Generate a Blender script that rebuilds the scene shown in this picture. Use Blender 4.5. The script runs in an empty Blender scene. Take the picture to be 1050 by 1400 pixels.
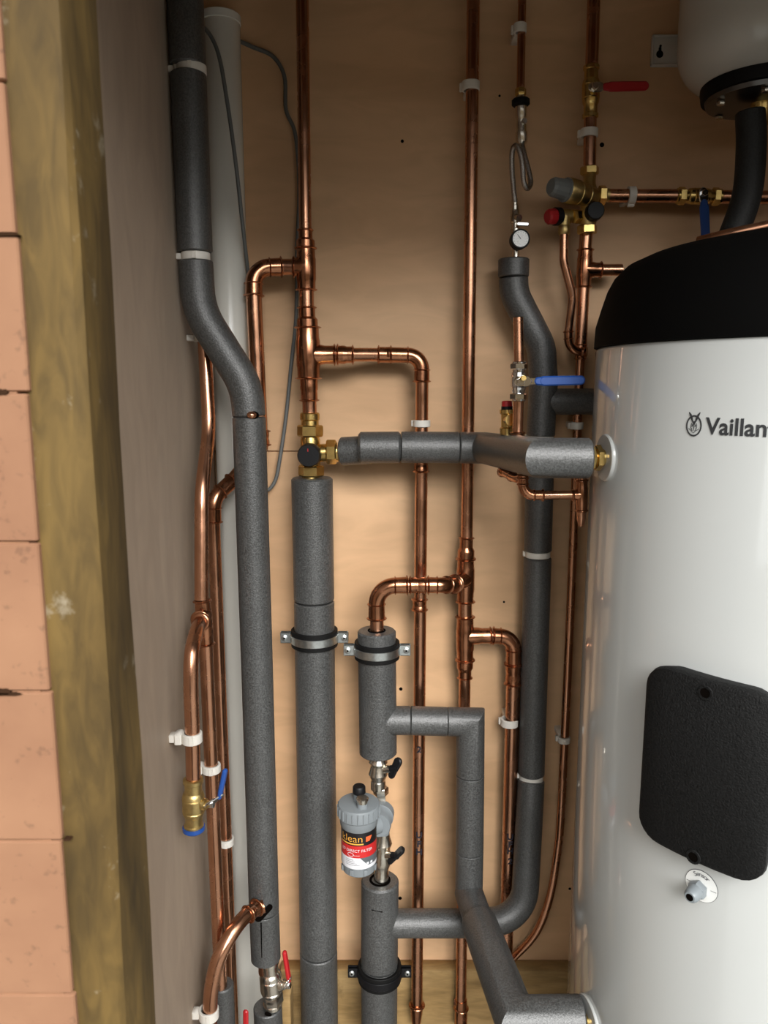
import bpy, math, random
from mathutils import Vector, Matrix
random.seed(4)
V = Vector
scene = bpy.context.scene
COL = scene.collection

# ------------------------------------------------------------ camera, sky, exposure
EYE = V((0.0, 0.0, 1.5))
TILT = math.radians(9.5)
FOC = 1051.0
cam_data = bpy.data.cameras.new('camera')
cam_data.sensor_fit = 'VERTICAL'
cam_data.sensor_height = 36.0
cam_data.lens = 36.0 * FOC / 1400.0
cam_data.clip_start = 0.02
cam_data.dof.use_dof = True
cam_data.dof.focus_distance = 1.15
cam_data.dof.aperture_fstop = 15.0
cam = bpy.data.objects.new('camera', cam_data)
cam.location = EYE
cam.rotation_euler = (math.pi / 2 - TILT, 0, 0)
COL.objects.link(cam)
scene.camera = cam

world = bpy.data.worlds.new('overcast_sky')
scene.world = world
world.use_nodes = True
wn = world.node_tree.nodes
wl = world.node_tree.links
# overcast sky: three times brighter overhead than at the horizon
_tc = wn.new('ShaderNodeTexCoord'); _sx = wn.new('ShaderNodeSeparateXYZ'); _mr = wn.new('ShaderNodeMapRange')
wl.new(_tc.outputs['Generated'], _sx.inputs[0]); wl.new(_sx.outputs['Z'], _mr.inputs['Value'])
_mr.inputs['To Min'].default_value = 0.21; _mr.inputs['To Max'].default_value = 0.63
wl.new(_mr.outputs['Result'], wn['Background'].inputs['Strength'])
wn['Background'].inputs['Color'].default_value = (0.98, 0.99, 0.97, 1)

# sun veiled by thin cloud, low behind the photographer's right shoulder
sun_data = bpy.data.lights.new('veiled_sun', 'SUN')
sun_data.energy = 0.74
sun_data.angle = math.radians(34)
sun_data.color = (1.0, 0.985, 0.965)
sun = bpy.data.objects.new('veiled_sun', sun_data)
sun.rotation_euler = V((-0.26, 1.0, -0.60)).to_track_quat('-Z', 'Y').to_euler()
sun.location = (1.5, -4, 4)
COL.objects.link(sun)

scene.view_settings.view_transform = 'Standard'
scene.view_settings.look = 'None'
scene.view_settings.gamma = 1.0
scene.view_settings.use_curve_mapping = False
scene.view_settings.exposure = 2.65
scene.cycles.use_denoising = True
scene.cycles.max_bounces = 10
scene.cycles.diffuse_bounces = 5
scene.cycles.glossy_bounces = 5
scene.cycles.caustics_reflective = False
scene.cycles.sample_clamp_indirect = 4.0

# ------------------------------------------------------------ measuring helpers
def ray(px, py):
    x, y = (px - 525.0) / FOC, (700.0 - py) / FOC
    c, s = math.cos(TILT), math.sin(TILT)
    return V((x, y * s + c, y * c - s))

def at(px, py, Y):
    d = ray(px, py)
    return EYE + d * (Y / d.y)

def rad(w, px, py, Y):
    d = ray(px, py)
    return 0.5 * w * (Y / d.y) / FOC

def pts(*a):
    """pipe runs that leave the picture go on to the ceiling or the floor"""
    out = []
    for q in a:
        p = at(*q)
        if q[1] <= -40: p.z = 2.549
        if q[1] == 1400 or q[1] >= 1430: p.z = 0.001
        out.append(p)
    return out

# ------------------------------------------------------------ mesh builder
def frame_for(d):
    d = d.normalized()
    ref = V((0, 1, 0)) if abs(d.y) < 0.9 else V((1, 0, 0))
    n = (ref - d * ref.dot(d)).normalized()
    return n, d.cross(n)

def fillet(p, r, seg=8):
    """round the corners of a polyline"""
    if len(p) < 3:
        return list(p)
    out = [p[0]]
    for i in range(1, len(p) - 1):
        a, b, c = p[i - 1], p[i], p[i + 1]
        u, w = (a - b), (c - b)
        lu, lw = u.length, w.length
        u.normalize(); w.normalize()
        ang = u.angle(w)
        if ang > 3.1:
            out.append(b); continue
        rr = r[i - 1] if isinstance(r, (list, tuple)) else r
        t = rr / math.tan(ang / 2)
        t = min(t, lu * (0.5 if i > 1 else 0.95), lw * (0.5 if i < len(p) - 2 else 0.95))
        rr = t * math.tan(ang / 2)
        bis = (u + w).normalized()
        cen = b + bis * (rr / math.sin(ang / 2))
        s, e = b + u * t - cen, b + w * t - cen
        tot = s.angle(e)
        ax = s.cross(e).normalized()
        for k in range(seg + 1):
            out.append(cen + Matrix.Rotation(tot * k / seg, 3, ax) @ s)
    out.append(p[-1])
    return out

def smooth_path(p, n=8):
    out = []
    for i in range(len(p) - 1):
        p0 = p[i - 1] if i > 0 else p[0] * 2 - p[1]
        p1, p2 = p[i], p[i + 1]
        p3 = p[i + 2] if i + 2 < len(p) else p2 * 2 - p1
        for k in range(n):
            t = k / n
            out.append(0.5 * ((2 * p1) + (p2 - p0) * t + (2 * p0 - 5 * p1 + 4 * p2 - p3) * t * t + (3 * p1 - p0 - 3 * p2 + p3) * t ** 3))
    out.append(p[-1])
    return out

class MB:
    def __init__(self):
        self.v = []; self.f = []
    def sweep(self, p, r, n=20, cap=True, inset=0.0, squash=1.0):
        """tube along p; r is one radius or one per point; inset rounds the ends"""
        p = [q.copy() for q in p]
        q = [p[0]]
        rr = [r[0]] if isinstance(r, (list, tuple)) else None
        for i in range(1, len(p)):
            if (p[i] - q[-1]).length > 1e-6:
                q.append(p[i])
                if rr is not None: rr.append(r[i])
        p = q
        rad_ = rr if rr is not None else [r] * len(p)
        if inset:
            d0 = (p[1] - p[0]).normalized(); d1 = (p[-1] - p[-2]).normalized()
            p = [p[0], p[0] + d0 * inset] + p[1:-1] + [p[-1] - d1 * inset, p[-1]]
            rad_ = [rad_[0] - inset, rad_[0]] + rad_[1:-1] + [rad_[-1], rad_[-1] - inset]
        d = (p[1] - p[0]).normalized()
        N, B = frame_for(d)
        base = len(self.v)
        for i, c in enumerate(p):
            dout = (p[i + 1] - c).normalized() if i + 1 < len(p) else d
            t = (d + dout).normalized()
            for k in range(n):
                a = 2 * math.pi * k / n
                o = (N * math.cos(a) + B * (math.sin(a) * squash)) * rad_[i]
                o = o - d * (o.dot(t) / max(d.dot(t), 0.2))
                self.v.append(c + o)
            if i + 1 < len(p):
                q_ = d.rotation_difference(dout)
                N, B = q_ @ N, q_ @ B
                d = dout
        for i in range(len(p) - 1):
            for k in range(n):
                k2 = (k + 1) % n
                self.f.append((base + i * n + k, base + i * n + k2, base + (i + 1) * n + k2, base + (i + 1) * n + k))
        if cap:
            self.f.append(tuple(base + k for k in range(n - 1, -1, -1)))
            e = base + (len(p) - 1) * n
            self.f.append(tuple(e + k for k in range(n)))
    def lathe(self, a, b, prof, n=20, phase=0.0, cap=True):
        """prof: (fraction along a-b, radius)"""
        d = b - a
        N, B = frame_for(d)
        base = len(self.v)
        for t, r in prof:
            c = a + d * t
            for k in range(n):
                th = 2 * math.pi * (k + phase) / n
                self.v.append(c + (N * math.cos(th) + B * math.sin(th)) * r)
        m = len(prof)
        for i in range(m - 1):
            for k in range(n):
                k2 = (k + 1) % n
                self.f.append((base + i * n + k, base + i * n + k2, base + (i + 1) * n + k2, base + (i + 1) * n + k))
        if cap:
            self.f.append(tuple(base + k for k in range(n - 1, -1, -1)))
            self.f.append(tuple(base + (m - 1) * n + k for k in range(n)))
    def ring(self, c, axis, ri, ro, h, n=28, bev=0.0008):
        axis = axis.normalized()
        N, B = frame_for(axis)
        prof = [(ri, -h / 2), (ro - bev, -h / 2), (ro, -h / 2 + bev), (ro, h / 2 - bev), (ro - bev, h / 2), (ri, h / 2)]
        base = len(self.v); m = len(prof)
        for r, z in prof:
            for k in range(n):
                a = 2 * math.pi * k / n
                self.v.append(c + axis * z + (N * math.cos(a) + B * math.sin(a)) * r)
        for i in range(m):
            j = (i + 1) % m
            for k in range(n):
                k2 = (k + 1) % n
                self.f.append((base + i * n + k, base + i * n + k2, base + j * n + k2, base + j * n + k))
    def bead(self, c, axis, r, w=0.0035, n=20):
        axis = axis.normalized()
        pr = [(0, r * 1.06), (.12, r * 1.22), (.32, r * 1.33), (.5, r * 1.37), (.68, r * 1.33), (.88, r * 1.22), (1, r * 1.06)]
        self.lathe(c - axis * w / 2, c + axis * w / 2, pr, n)
    def hexnut(self, a, b, r, n=6, phase=0.5):
        self.lathe(a, b, [(0, r * .9), (.12, r), (.88, r), (1, r * .9)], n, phase)
    def box(self, lo, hi, bev=0.0):
        x0, y0, z0 = lo; x1, y1, z1 = hi
        c = V(((x0 + x1) / 2, (y0 + y1) / 2, (z0 + z1) / 2))
        self.obox(c, V((1, 0, 0)), V((0, 1, 0)), V((0, 0, 1)), (x1 - x0) / 2, (y1 - y0) / 2, (z1 - z0) / 2, bev)
    def obox(self, c, X, Y, Z, hx, hy, hz, bev=0.0):
        def outline(hx, hy, b):
            if b <= 0: return [(-hx, -hy), (hx, -hy), (hx, hy), (-hx, hy)]
            return [(-hx + b, -hy), (hx - b, -hy), (hx, -hy + b), (hx, hy - b), (hx - b, hy), (-hx + b, hy), (-hx, hy - b), (-hx, -hy + b)]
        if bev > 0:
            layers = [(-hz, bev), (-hz + bev, 0), (hz - bev, 0), (hz, bev)]
        else:
            layers = [(-hz, 0), (hz, 0)]
        base = len(self.v); n = 8 if bev > 0 else 4
        for z, ins in layers:
            for x, y in outline(hx - ins, hy - ins, bev):
                self.v.append(c + X * x + Y * y + Z * z)
        for i in range(len(layers) - 1):
            for k in range(n):
                k2 = (k + 1) % n
                self.f.append((base + i * n + k, base + i * n + k2, base + (i + 1) * n + k2, base + (i + 1) * n + k))
        self.f.append(tuple(base + k for k in range(n - 1, -1, -1)))
        e = base + (len(layers) - 1) * n
        self.f.append(tuple(e + k for k in range(n)))
    def slab(self, p0, p1, nrm, w0, w1, t, n=10, bev=0.001):
        """stadium-ended flat bar from p0 to p1, nrm = thin direction"""
        d = (p1 - p0).normalized()
        nrm = (nrm - d * nrm.dot(d)).normalized()
        s = d.cross(nrm)
        def outline(ins):
            o = []
            for k in range(n + 1):
                a = math.pi / 2 + math.pi * k / n
                o.append(p0 + (d * math.cos(a) + s * math.sin(a)) * (w0 / 2 - ins))
            for k in range(n + 1):
                a = -math.pi / 2 + math.pi * k / n
                o.append(p1 + (d * math.cos(a) + s * math.sin(a)) * (w1 / 2 - ins))
            return o
        base = len(self.v); m = 2 * (n + 1)
        for z, ins in ((-t / 2, bev), (-t / 2 + bev, 0), (t / 2 - bev, 0), (t / 2, bev)):
            for q in outline(ins):
                self.v.append(q + nrm * z)
        for i in range(3):
            for k in range(m):
                k2 = (k + 1) % m
                self.f.append((base + i * m + k, base + i * m + k2, base + (i + 1) * m + k2, base + (i + 1) * m + k))
        self.f.append(tuple(base + k for k in range(m - 1, -1, -1)))
        self.f.append(tuple(base + 3 * m + k for k in range(m)))
    def poly(self, p):
        base = len(self.v)
        self.v += [q.copy() for q in p]
        self.f.append(tuple(range(base, base + len(p))))
    def ball(self, c, r, n=12, m=8, sz=1.0):
        self.lathe(c - V((0, 0, r * sz)), c + V((0, 0, r * sz)), [(0.5 - 0.5 * math.cos(math.pi * i / m), max(r * math.sin(math.pi * i / m), 1e-5)) for i in range(m + 1)], n)
    def build(self, name, mat, parent=None, loc=None, angle=38.0):
        loc = WLOC[parent] if parent is not None else (loc if loc is not None else V((0, 0, 0)))
        me = bpy.data.meshes.new(name)
        me.from_pydata([tuple(q - loc) for q in self.v], [], self.f)
        me.materials.append(M[mat] if isinstance(mat, str) else mat)
        me.polygons.foreach_set('use_smooth', [True] * len(me.polygons))
        me.update()
        me.validate()
        bmu = __import__('bmesh').new(); bmu.from_mesh(me)
        __import__('bmesh').ops.recalc_face_normals(bmu, faces=bmu.faces)
        bmu.to_mesh(me); bmu.free()
        me.set_sharp_from_angle(angle=math.radians(angle))
        o = bpy.data.objects.new(name, me)
        COL.objects.link(o)
        if parent is not None:
            o.parent = parent
        else:
            o.location = loc
        WLOC[o] = loc
        return o

WLOC = {}
def thing(name, label, cat, loc, group=None):
    o = bpy.data.objects.new(name, None)
    o.empty_display_size = 0.02
    o.location = loc
    o['label'] = label; o['category'] = cat
    if group: o['group'] = group
    COL.objects.link(o)
    WLOC[o] = V(loc)
    return o
def tag(o, label, cat, group=None):
    o['label'] = label; o['category'] = cat
    if group: o['group'] = group
    return o
def struct(o):
    o['kind'] = 'structure'
    return o
def text_polys(s, size, offset=0.0, align='LEFT'):
    """flat lettering as (verts2d, faces)"""
    cu = bpy.data.curves.new('lettering', 'FONT')
    cu.body = s; cu.size = size; cu.offset = offset; cu.align_x = align
    cu.resolution_u = 4
    ob = bpy.data.objects.new('lettering', cu)
    COL.objects.link(ob)
    dg = bpy.context.evaluated_depsgraph_get(); dg.update()
    me = bpy.data.meshes.new_from_object(ob.evaluated_get(dg))
    vs = [(q.co.x, q.co.y) for q in me.vertices]
    fs = [tuple(p.vertices) for p in me.polygons]
    bpy.data.objects.remove(ob); bpy.data.meshes.remove(me); bpy.data.curves.remove(cu)
    return vs, fs

# ------------------------------------------------------------ materials
M = {}
def new_mat(name):
    m = bpy.data.materials.new(name); m.use_nodes = True
    M[name] = m
    nt = m.node_tree
    return m, nt, nt.nodes, nt.links, nt.nodes['Principled BSDF']
def simple(name, col, rough=0.5, metal=0.0, coat=0.0, spec=0.5, vary=0.0, vscale=40, bump=0.0, bscale=300, rvary=0.0):
    m, nt, N, L, b = new_mat(name)
    b.inputs['Base Color'].default_value = (*col, 1)
    b.inputs['Roughness'].default_value = rough
    b.inputs['Metallic'].default_value = metal
    b.inputs['Coat Weight'].default_value = coat
    b.inputs['Coat Roughness'].default_value = 0.05
    b.inputs['Specular IOR Level'].default_value = spec
    tc = N.new('ShaderNodeTexCoord')
    if vary or rvary:
        n = N.new('ShaderNodeTexNoise'); n.inputs['Scale'].default_value = vscale; n.inputs['Detail'].default_value = 4
        L.new(tc.outputs['Object'], n.inputs['Vector'])
        if vary:
            r = N.new('ShaderNodeValToRGB')
            r.color_ramp.elements[0].position = 0.3; r.color_ramp.elements[1].position = 0.7
            r.color_ramp.elements[0].color = (*[c * (1 - vary) for c in col], 1)
            r.color_ramp.elements[1].color = (*[min(c * (1 + vary), 1) for c in col], 1)
            L.new(n.outputs['Fac'], r.inputs['Fac']); L.new(r.outputs['Color'], b.inputs['Base Color'])
        if rvary:
            mr = N.new('ShaderNodeMapRange')
            mr.inputs['From Min'].default_value = 0.3; mr.inputs['From Max'].default_value = 0.7
            mr.inputs['To Min'].default_value = max(rough - rvary, 0.02); mr.inputs['To Max'].default_value = rough + rvary
            L.new(n.outputs['Fac'], mr.inputs['Value']); L.new(mr.outputs['Result'], b.inputs['Roughness'])
    if bump:
        n2 = N.new('ShaderNodeTexNoise'); n2.inputs['Scale'].default_value = bscale; n2.inputs['Detail'].default_value = 2
        L.new(tc.outputs['Object'], n2.inputs['Vector'])
        bp = N.new('ShaderNodeBump'); bp.inputs['Strength'].default_value = bump; bp.inputs['Distance'].default_value = 0.001
        L.new(n2.outputs['Fac'], bp.inputs['Height']); L.new(bp.outputs['Normal'], b.inputs['Normal'])
    return m

simple('copper', (0.60, 0.31, 0.19), 0.25, 1.0, vary=0.10, vscale=28, rvary=0.07)
simple('copper_fitting', (0.46, 0.21, 0.115), 0.24, 1.0, vary=0.2, vscale=60, rvary=0.06)
simple('brass', (0.66, 0.47, 0.17), 0.27, 1.0, vary=0.15, vscale=90)
simple('brass_cast', (0.60, 0.45, 0.19), 0.36, 1.0, vary=0.15, vscale=120, bump=0.3, bscale=900)
simple('nickel', (0.70, 0.66, 0.58), 0.25, 1.0, vary=0.1, vscale=90)
simple('chrome', (0.78, 0.78, 0.78), 0.12, 1.0)
simple('zinc', (0.62, 0.66, 0.66), 0.34, 1.0, vary=0.15, vscale=160)
simple('white_nylon', (0.74, 0.71, 0.65), 0.4, spec=0.45)
simple('white_enamel', (0.50, 0.515, 0.505), 0.28, coat=1.0)
simple('vessel_white', (0.66, 0.65, 0.61), 0.25, coat=0.4)
simple('white_plastic_pipe', (0.72, 0.70, 0.64), 0.22)
simple('white_label', (0.78, 0.79, 0.77), 0.4)
simple('black_foam_cap', (0.0030, 0.0029, 0.0028), 0.65, spec=0.04)
simple('black_panel', (0.007, 0.007, 0.007), 0.6, spec=0.15, vary=0.5, vscale=420, bump=1.0, bscale=520)
simple('black_plastic', (0.006, 0.006, 0.007), 0.45, spec=0.25)
simple('black_rubber', (0.005, 0.005, 0.005), 0.6, spec=0.2)
simple('black_ink', (0.012, 0.010, 0.018), 0.6)
simple('grey_ink', (0.09, 0.09, 0.10), 0.55)
simple('logo_ink', (0.035, 0.037, 0.04), 0.4)
simple('red_plastic', (0.42, 0.012, 0.016), 0.4)
simple('blue_plastic', (0.016, 0.075, 0.32), 0.4)
simple('grey_plastic', (0.20, 0.222, 0.235), 0.5, spec=0.35)
simple('grey_dial_plastic', (0.20, 0.215, 0.215), 0.5)
simple('grey_gland', (0.20, 0.225, 0.24), 0.4)
simple('cable_grey', (0.14, 0.145, 0.14), 0.5)
simple('braid', (0.42, 0.40, 0.38), 0.35, 1.0, vary=0.5, vscale=900, bump=0.6, bscale=900)
simple('label_black', (0.010, 0.009, 0.010), 0.35)
simple('label_red', (0.50, 0.022, 0.022), 0.35)
simple('label_white', (0.68, 0.69, 0.72), 0.35)
simple('label_grey', (0.10, 0.11, 0.12), 0.35)
simple('label_gold', (0.72, 0.36, 0.06), 0.35)
simple('label_orange', (0.75, 0.13, 0.04), 0.35)
simple('dial_white', (0.80, 0.82, 0.81), 0.25, coat=0.6, vary=0.12, vscale=420)
simple('dark_hole', (0.004, 0.003, 0.0025), 0.9, spec=0.0)
simple('joint_shadow', (0.035, 0.018, 0.010), 0.95, spec=0.0)
simple('dark_steel', (0.16, 0.16, 0.16), 0.3, 1.0)
simple('plaster_ceiling', (0.45, 0.38, 0.30), 0.9)
simple('concrete', (0.30, 0.29, 0.27), 0.9, vary=0.2, vscale=8)
simple('paving', (0.20, 0.20, 0.19), 0.9, vary=0.2, vscale=3)
simple('mortar', (0.26, 0.13, 0.068), 0.9, vary=0.2, vscale=60)

def foam(name, lo, hi, rough, gloss=0.4):
    m, nt, N, L, b = new_mat(name)
    tc = N.new('ShaderNodeTexCoord')
    n = N.new('ShaderNodeTexNoise'); n.inputs['Scale'].default_value = 400; n.inputs['Detail'].default_value = 3; n.inputs['Roughness'].default_value = 0.7
    L.new(tc.outputs['Object'], n.inputs['Vector'])
    r = N.new('ShaderNodeValToRGB')
    r.color_ramp.elements[0].position = 0.36; r.color_ramp.elements[1].position = 0.66
    r.color_ramp.elements[0].color = (lo, lo * 1.02, lo * 1.0, 1); r.color_ramp.elements[1].color = (hi, hi * 1.03, hi * 1.02, 1)
    L.new(n.outputs['Fac'], r.inputs['Fac'])
    n3 = N.new('ShaderNodeTexNoise'); n3.inputs['Scale'].default_value = 9; n3.inputs['Detail'].default_value = 3
    L.new(tc.outputs['Object'], n3.inputs['Vector'])
    mr = N.new('ShaderNodeMapRange'); mr.inputs['From Min'].default_value = 0.3; mr.inputs['From Max'].default_value = 0.7; mr.inputs['To Min'].default_value = 0.88; mr.inputs['To Max'].default_value = 1.12
    L.new(n3.outputs['Fac'], mr.inputs['Value'])
    mx = N.new('ShaderNodeVectorMath'); mx.operation = 'SCALE'
    L.new(r.outputs['Color'], mx.inputs[0]); L.new(mr.outputs['Result'], mx.inputs['Scale'])
    L.new(mx.outputs[0], b.inputs['Base Color'])
    b.inputs['Roughness'].default_value = rough
    b.inputs['Specular IOR Level'].default_value = gloss
    bp = N.new('ShaderNodeBump'); bp.inputs['Strength'].default_value = 0.8; bp.inputs['Distance'].default_value = 0.0008
    L.new(n.outputs['Fac'], bp.inputs['Height']); L.new(bp.outputs['Normal'], b.inputs['Normal'])
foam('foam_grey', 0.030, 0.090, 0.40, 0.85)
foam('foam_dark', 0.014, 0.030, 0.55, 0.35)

def wood(name, c0, c1, c2, axis_scale, fig=5.0, rough=0.55, grain=0.35, blotch=None):
    m, nt, N, L, b = new_mat(name)
    tc = N.new('ShaderNodeTexCoord')
    mp = N.new('ShaderNodeMapping'); mp.inputs['Scale'].default_value = axis_scale
    L.new(tc.outputs['Object'], mp.inputs['Vector'])
    n1 = N.new('ShaderNodeTexNoise'); n1.inputs['Scale'].default_value = fig; n1.inputs['Detail'].default_value = 6; n1.inputs['Distortion'].default_value = 0.6
    L.new(mp.outputs['Vector'], n1.inputs['Vector'])
    r = N.new('ShaderNodeValToRGB')
    e = r.color_ramp.elements
    e[0].position = 0.30; e[0].color = (*c0, 1); e[1].position = 0.72; e[1].color = (*c2, 1)
    k = e.new(0.5); k.color = (*c1, 1)
    L.new(n1.outputs['Fac'], r.inputs['Fac'])
    # fine cathedral figure
    w = N.new('ShaderNodeTexNoise'); w.inputs['Scale'].default_value = fig * 5; w.inputs['Detail'].default_value = 8; w.inputs['Distortion'].default_value = 1.2
    L.new(mp.outputs['Vector'], w.inputs['Vector'])
    mr = N.new('ShaderNodeMapRange'); mr.inputs['From Min'].default_value = 0.35; mr.inputs['From Max'].default_value = 0.65
    mr.inputs['To Min'].default_value = 1 - grain; mr.inputs['To Max'].default_value = 1 + grain * 0.4
    L.new(w.outputs['Fac'], mr.inputs['Value'])
    mx = N.new('ShaderNodeVectorMath'); mx.operation = 'SCALE'
    L.new(r.outputs['Color'], mx.inputs[0]); L.new(mr.outputs['Result'], mx.inputs['Scale'])
    out = mx.outputs[0]
    if blotch:
        n4 = N.new('ShaderNodeTexNoise'); n4.inputs['Scale'].default_value = blotch[1]; n4.inputs['Detail'].default_value = 5; n4.inputs['Roughness'].default_value = 0.65
        L.new(tc.outputs['Object'], n4.inputs['Vector'])
        m4 = N.new('ShaderNodeMapRange'); m4.inputs['From Min'].default_value = blotch[2]; m4.inputs['From Max'].default_value = blotch[3]
        L.new(n4.outputs['Fac'], m4.inputs['Value'])
        mix = N.new('ShaderNodeMix'); mix.data_type = 'RGBA'
        L.new(m4.outputs['Result'], mix.inputs['Factor']); L.new(out, mix.inputs['A'])
        mix.inputs['B'].default_value = (*blotch[0], 1)
        out = mix.outputs['Result']
    L.new(out, b.inputs['Base Color'])
    b.inputs['Roughness'].default_value = rough
    b.inputs['Specular IOR Level'].default_value = 0.3
    bp = N.new('ShaderNodeBump'); bp.inputs['Strength'].default_value = 0.12; bp.inputs['Distance'].default_value = 0.001
    L.new(w.outputs['Fac'], bp.inputs['Height']); L.new(bp.outputs['Normal'], b.inputs['Normal'])
wood('plywood', (0.62, 0.375, 0.200), (0.70, 0.435, 0.243), (0.77, 0.495, 0.287), (0.5, 1, 1.7), 2.6, 0.5, 0.085)
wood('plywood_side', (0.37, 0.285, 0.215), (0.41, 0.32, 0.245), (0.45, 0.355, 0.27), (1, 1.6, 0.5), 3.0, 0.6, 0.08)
wood('treated_timber', (0.050, 0.030, 0.007), (0.094, 0.057, 0.0145), (0.130, 0.081, 0.022), (5, 5, 1.3), 3.4, 0.75, 0.30, ((0.30, 0.26, 0.19), 30.0, 0.62, 0.78))
wood('sawn_timber', (0.22, 0.135, 0.05), (0.33, 0.21, 0.085), (0.42, 0.28, 0.125), (0.6, 2, 3.5), 5.0, 0.65, 0.2, ((0.16, 0.10, 0.04), 9.0, 0.64, 0.72))

m, nt, N, L, b = new_mat('brick_clay')
tc = N.new('ShaderNodeTexCoord')
n = N.new('ShaderNodeTexNoise'); n.inputs['Scale'].default_value = 14; n.inputs['Detail'].default_value = 6
L.new(tc.outputs['Object'], n.inputs['Vector'])
r = N.new('ShaderNodeValToRGB')
r.color_ramp.elements[0].position = 0.32; r.color_ramp.elements[0].color = (0.212, 0.101, 0.053, 1)
r.color_ramp.elements[1].position = 0.68; r.color_ramp.elements[1].color = (0.272, 0.139, 0.074, 1)
L.new(n.outputs['Fac'], r.inputs['Fac'])
vo = N.new('ShaderNodeTexNoise'); vo.inputs['Scale'].default_value = 130; vo.inputs['Detail'].default_value = 4
L.new(tc.outputs['Object'], vo.inputs['Vector'])
mr = N.new('ShaderNodeMapRange'); mr.inputs['From Min'].default_value = 0.30; mr.inputs['From Max'].default_value = 0.38; mr.inputs['To Min'].default_value = 0.74
L.new(vo.outputs['Fac'], mr.inputs['Value'])
mx = N.new('ShaderNodeVectorMath'); mx.operation = 'SCALE'
L.new(r.outputs['Color'], mx.inputs[0]); L.new(mr.outputs['Result'], mx.inputs['Scale'])
L.new(mx.outputs[0], b.inputs['Base Color']); b.inputs['Roughness'].default_value = 0.85
bp = N.new('ShaderNodeBump'); bp.inputs['Strength'].default_value = 0.3; bp.inputs['Distance'].default_value = 0.002
L.new(n.outputs['Fac'], bp.inputs['Height']); L.new(bp.outputs['Normal'], b.inputs['Normal'])

# ------------------------------------------------------------ the room shell
W = 1.36            # plywood face of the back wall
XL = -0.30          # plywood face of the left wall
XR = 0.95
TOP = 2.55
def shell(name, lo, hi, mat, bev=0.0, parent=None, loc=V((0, 0, 0))):
    mb = MB(); mb.box(lo, hi, bev)
    return mb.build(name, mat, parent, loc)
wall_back = struct(shell('wall_back', (XL - 0.05, W + 0.012, 0), (XR + 0.05, W + 0.06, TOP), 'sawn_timber'))
zj = at(380, 617, W).z
shell('plywood_board', (XL, W, zj + 0.0006), (XR, W + 0.012, TOP), 'plywood', 0.0008, wall_back)
shell('plywood_board', (XL, W, 0.0), (XR, W + 0.012, zj - 0.0006), 'plywood', 0.0008, wall_back)
for px, py, rr in ((550, 193, 0.003), (823, 198, 0.0042), (548, 942, 0.0036), (547, 1228, 0.004), (689, 823, 0.0022), (779, 1215, 0.003), (683, 131, 0.0022), (430, 1130, 0.002)):
    mb = MB(); c = at(px, py, W)
    mb.lathe(c + V((0, -0.0008, 0)), c + V((0, 0.004, 0)), [(0, rr * .8), (.25, rr), (1, rr)], 10)
    mb.build('screw_head', 'dark_hole', wall_back)
wall_left = struct(shell('wall_left', (XL - 0.06, 0.46, 0), (XL - 0.012, W + 0.05, TOP), 'sawn_timber'))
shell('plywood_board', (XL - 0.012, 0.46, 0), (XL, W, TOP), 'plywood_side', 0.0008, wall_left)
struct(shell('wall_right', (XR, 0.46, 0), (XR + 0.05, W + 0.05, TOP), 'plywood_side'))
struct(shell('ceiling', (XL - 0.05, 0.375, TOP), (XR + 0.05, W + 0.05, TOP + 0.05), 'plaster_ceiling'))
struct(shell('floor', (XL - 0.05, 0.375, -0.06), (XR + 0.05, W + 0.05, 0.0), 'concrete'))

# brick front wall with the doorway the camera looks through
YB = 0.3965
xb = at(50, 700, YB).x
XO = 0.95           # right side of the doorway
HEAD = 2.0         # underside of the lintel
mb = MB()
mb.box((-0.75, YB + 0.0012, 0), (xb - 0.006, YB + 0.095, TOP))
mb.box((XO + 0.006, YB + 0.008, 0), (XO + 0.55, YB + 0.095, TOP))
mb.box((xb - 0.006, YB + 0.004, HEAD), (XO + 0.006, YB + 0.095, TOP))
wall_front = struct(mb.build('wall_front', 'mortar'))
joints = [at(10, y, YB).z for y in (1360, 1150, 946, 742, 537, 321, 110)]
pitch = (joints[-1] - joints[0]) / 6
zz = [joints[0] - pitch * k for k in range(12, 0, -1)] + joints + [joints[-1] + pitch * k for k in range(1, 9)]
zz = [z for z in zz if -0.02 < z < TOP]
for k in range(len(zz) - 1):
    g = 0.0005
    z0, z1 = zz[k] + g, zz[k + 1] - g
    dy = random.uniform(-0.0015, 0.001)
    dx = random.uniform(-0.002, 0.002)
    off = 0.1075 if k % 2 else 0.215
    mb = MB(); mb.box((xb - off, YB + dy * .4, z0), (xb + dx * .4, YB + 0.1, z1), 0.0009); mb.build('brick', 'brick_clay', wall_front)
    mb = MB(); mb.box((xb - off - 0.2175, YB + dy * .4, z0), (xb - off - 0.0025, YB + 0.1, z1), 0.0009); mb.build('brick', 'brick_clay', wall_front)

# chips and open ends of the joints
for px, py, w, h in ((8, 321, 36, 3), (4, 536, 14, 9), (8, 949, 44, 5), (4, 945, 22, 10), (92, 1148, 10, 3)):
    c = at(px, py, YB); mbc = MB(); hw_, hh_ = rad(w, px, py, YB), rad(h, px, py, YB)
    mbc.lathe(V((c.x - hw_, YB + .002, c.z)), V((c.x + hw_, YB + .002, c.z)), [(0, hh_ * .7), (.2, hh_), (.5, hh_ * .8), (.8, hh_ * .9), (1, hh_ * .2)], 10)
    mbc.v = [V((q.x, YB - .0006 if q.y < YB + .002 else YB + .003, q.z)) for q in mbc.v]
    mbc.build('joint_chip', 'joint_shadow', wall_front)

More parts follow.
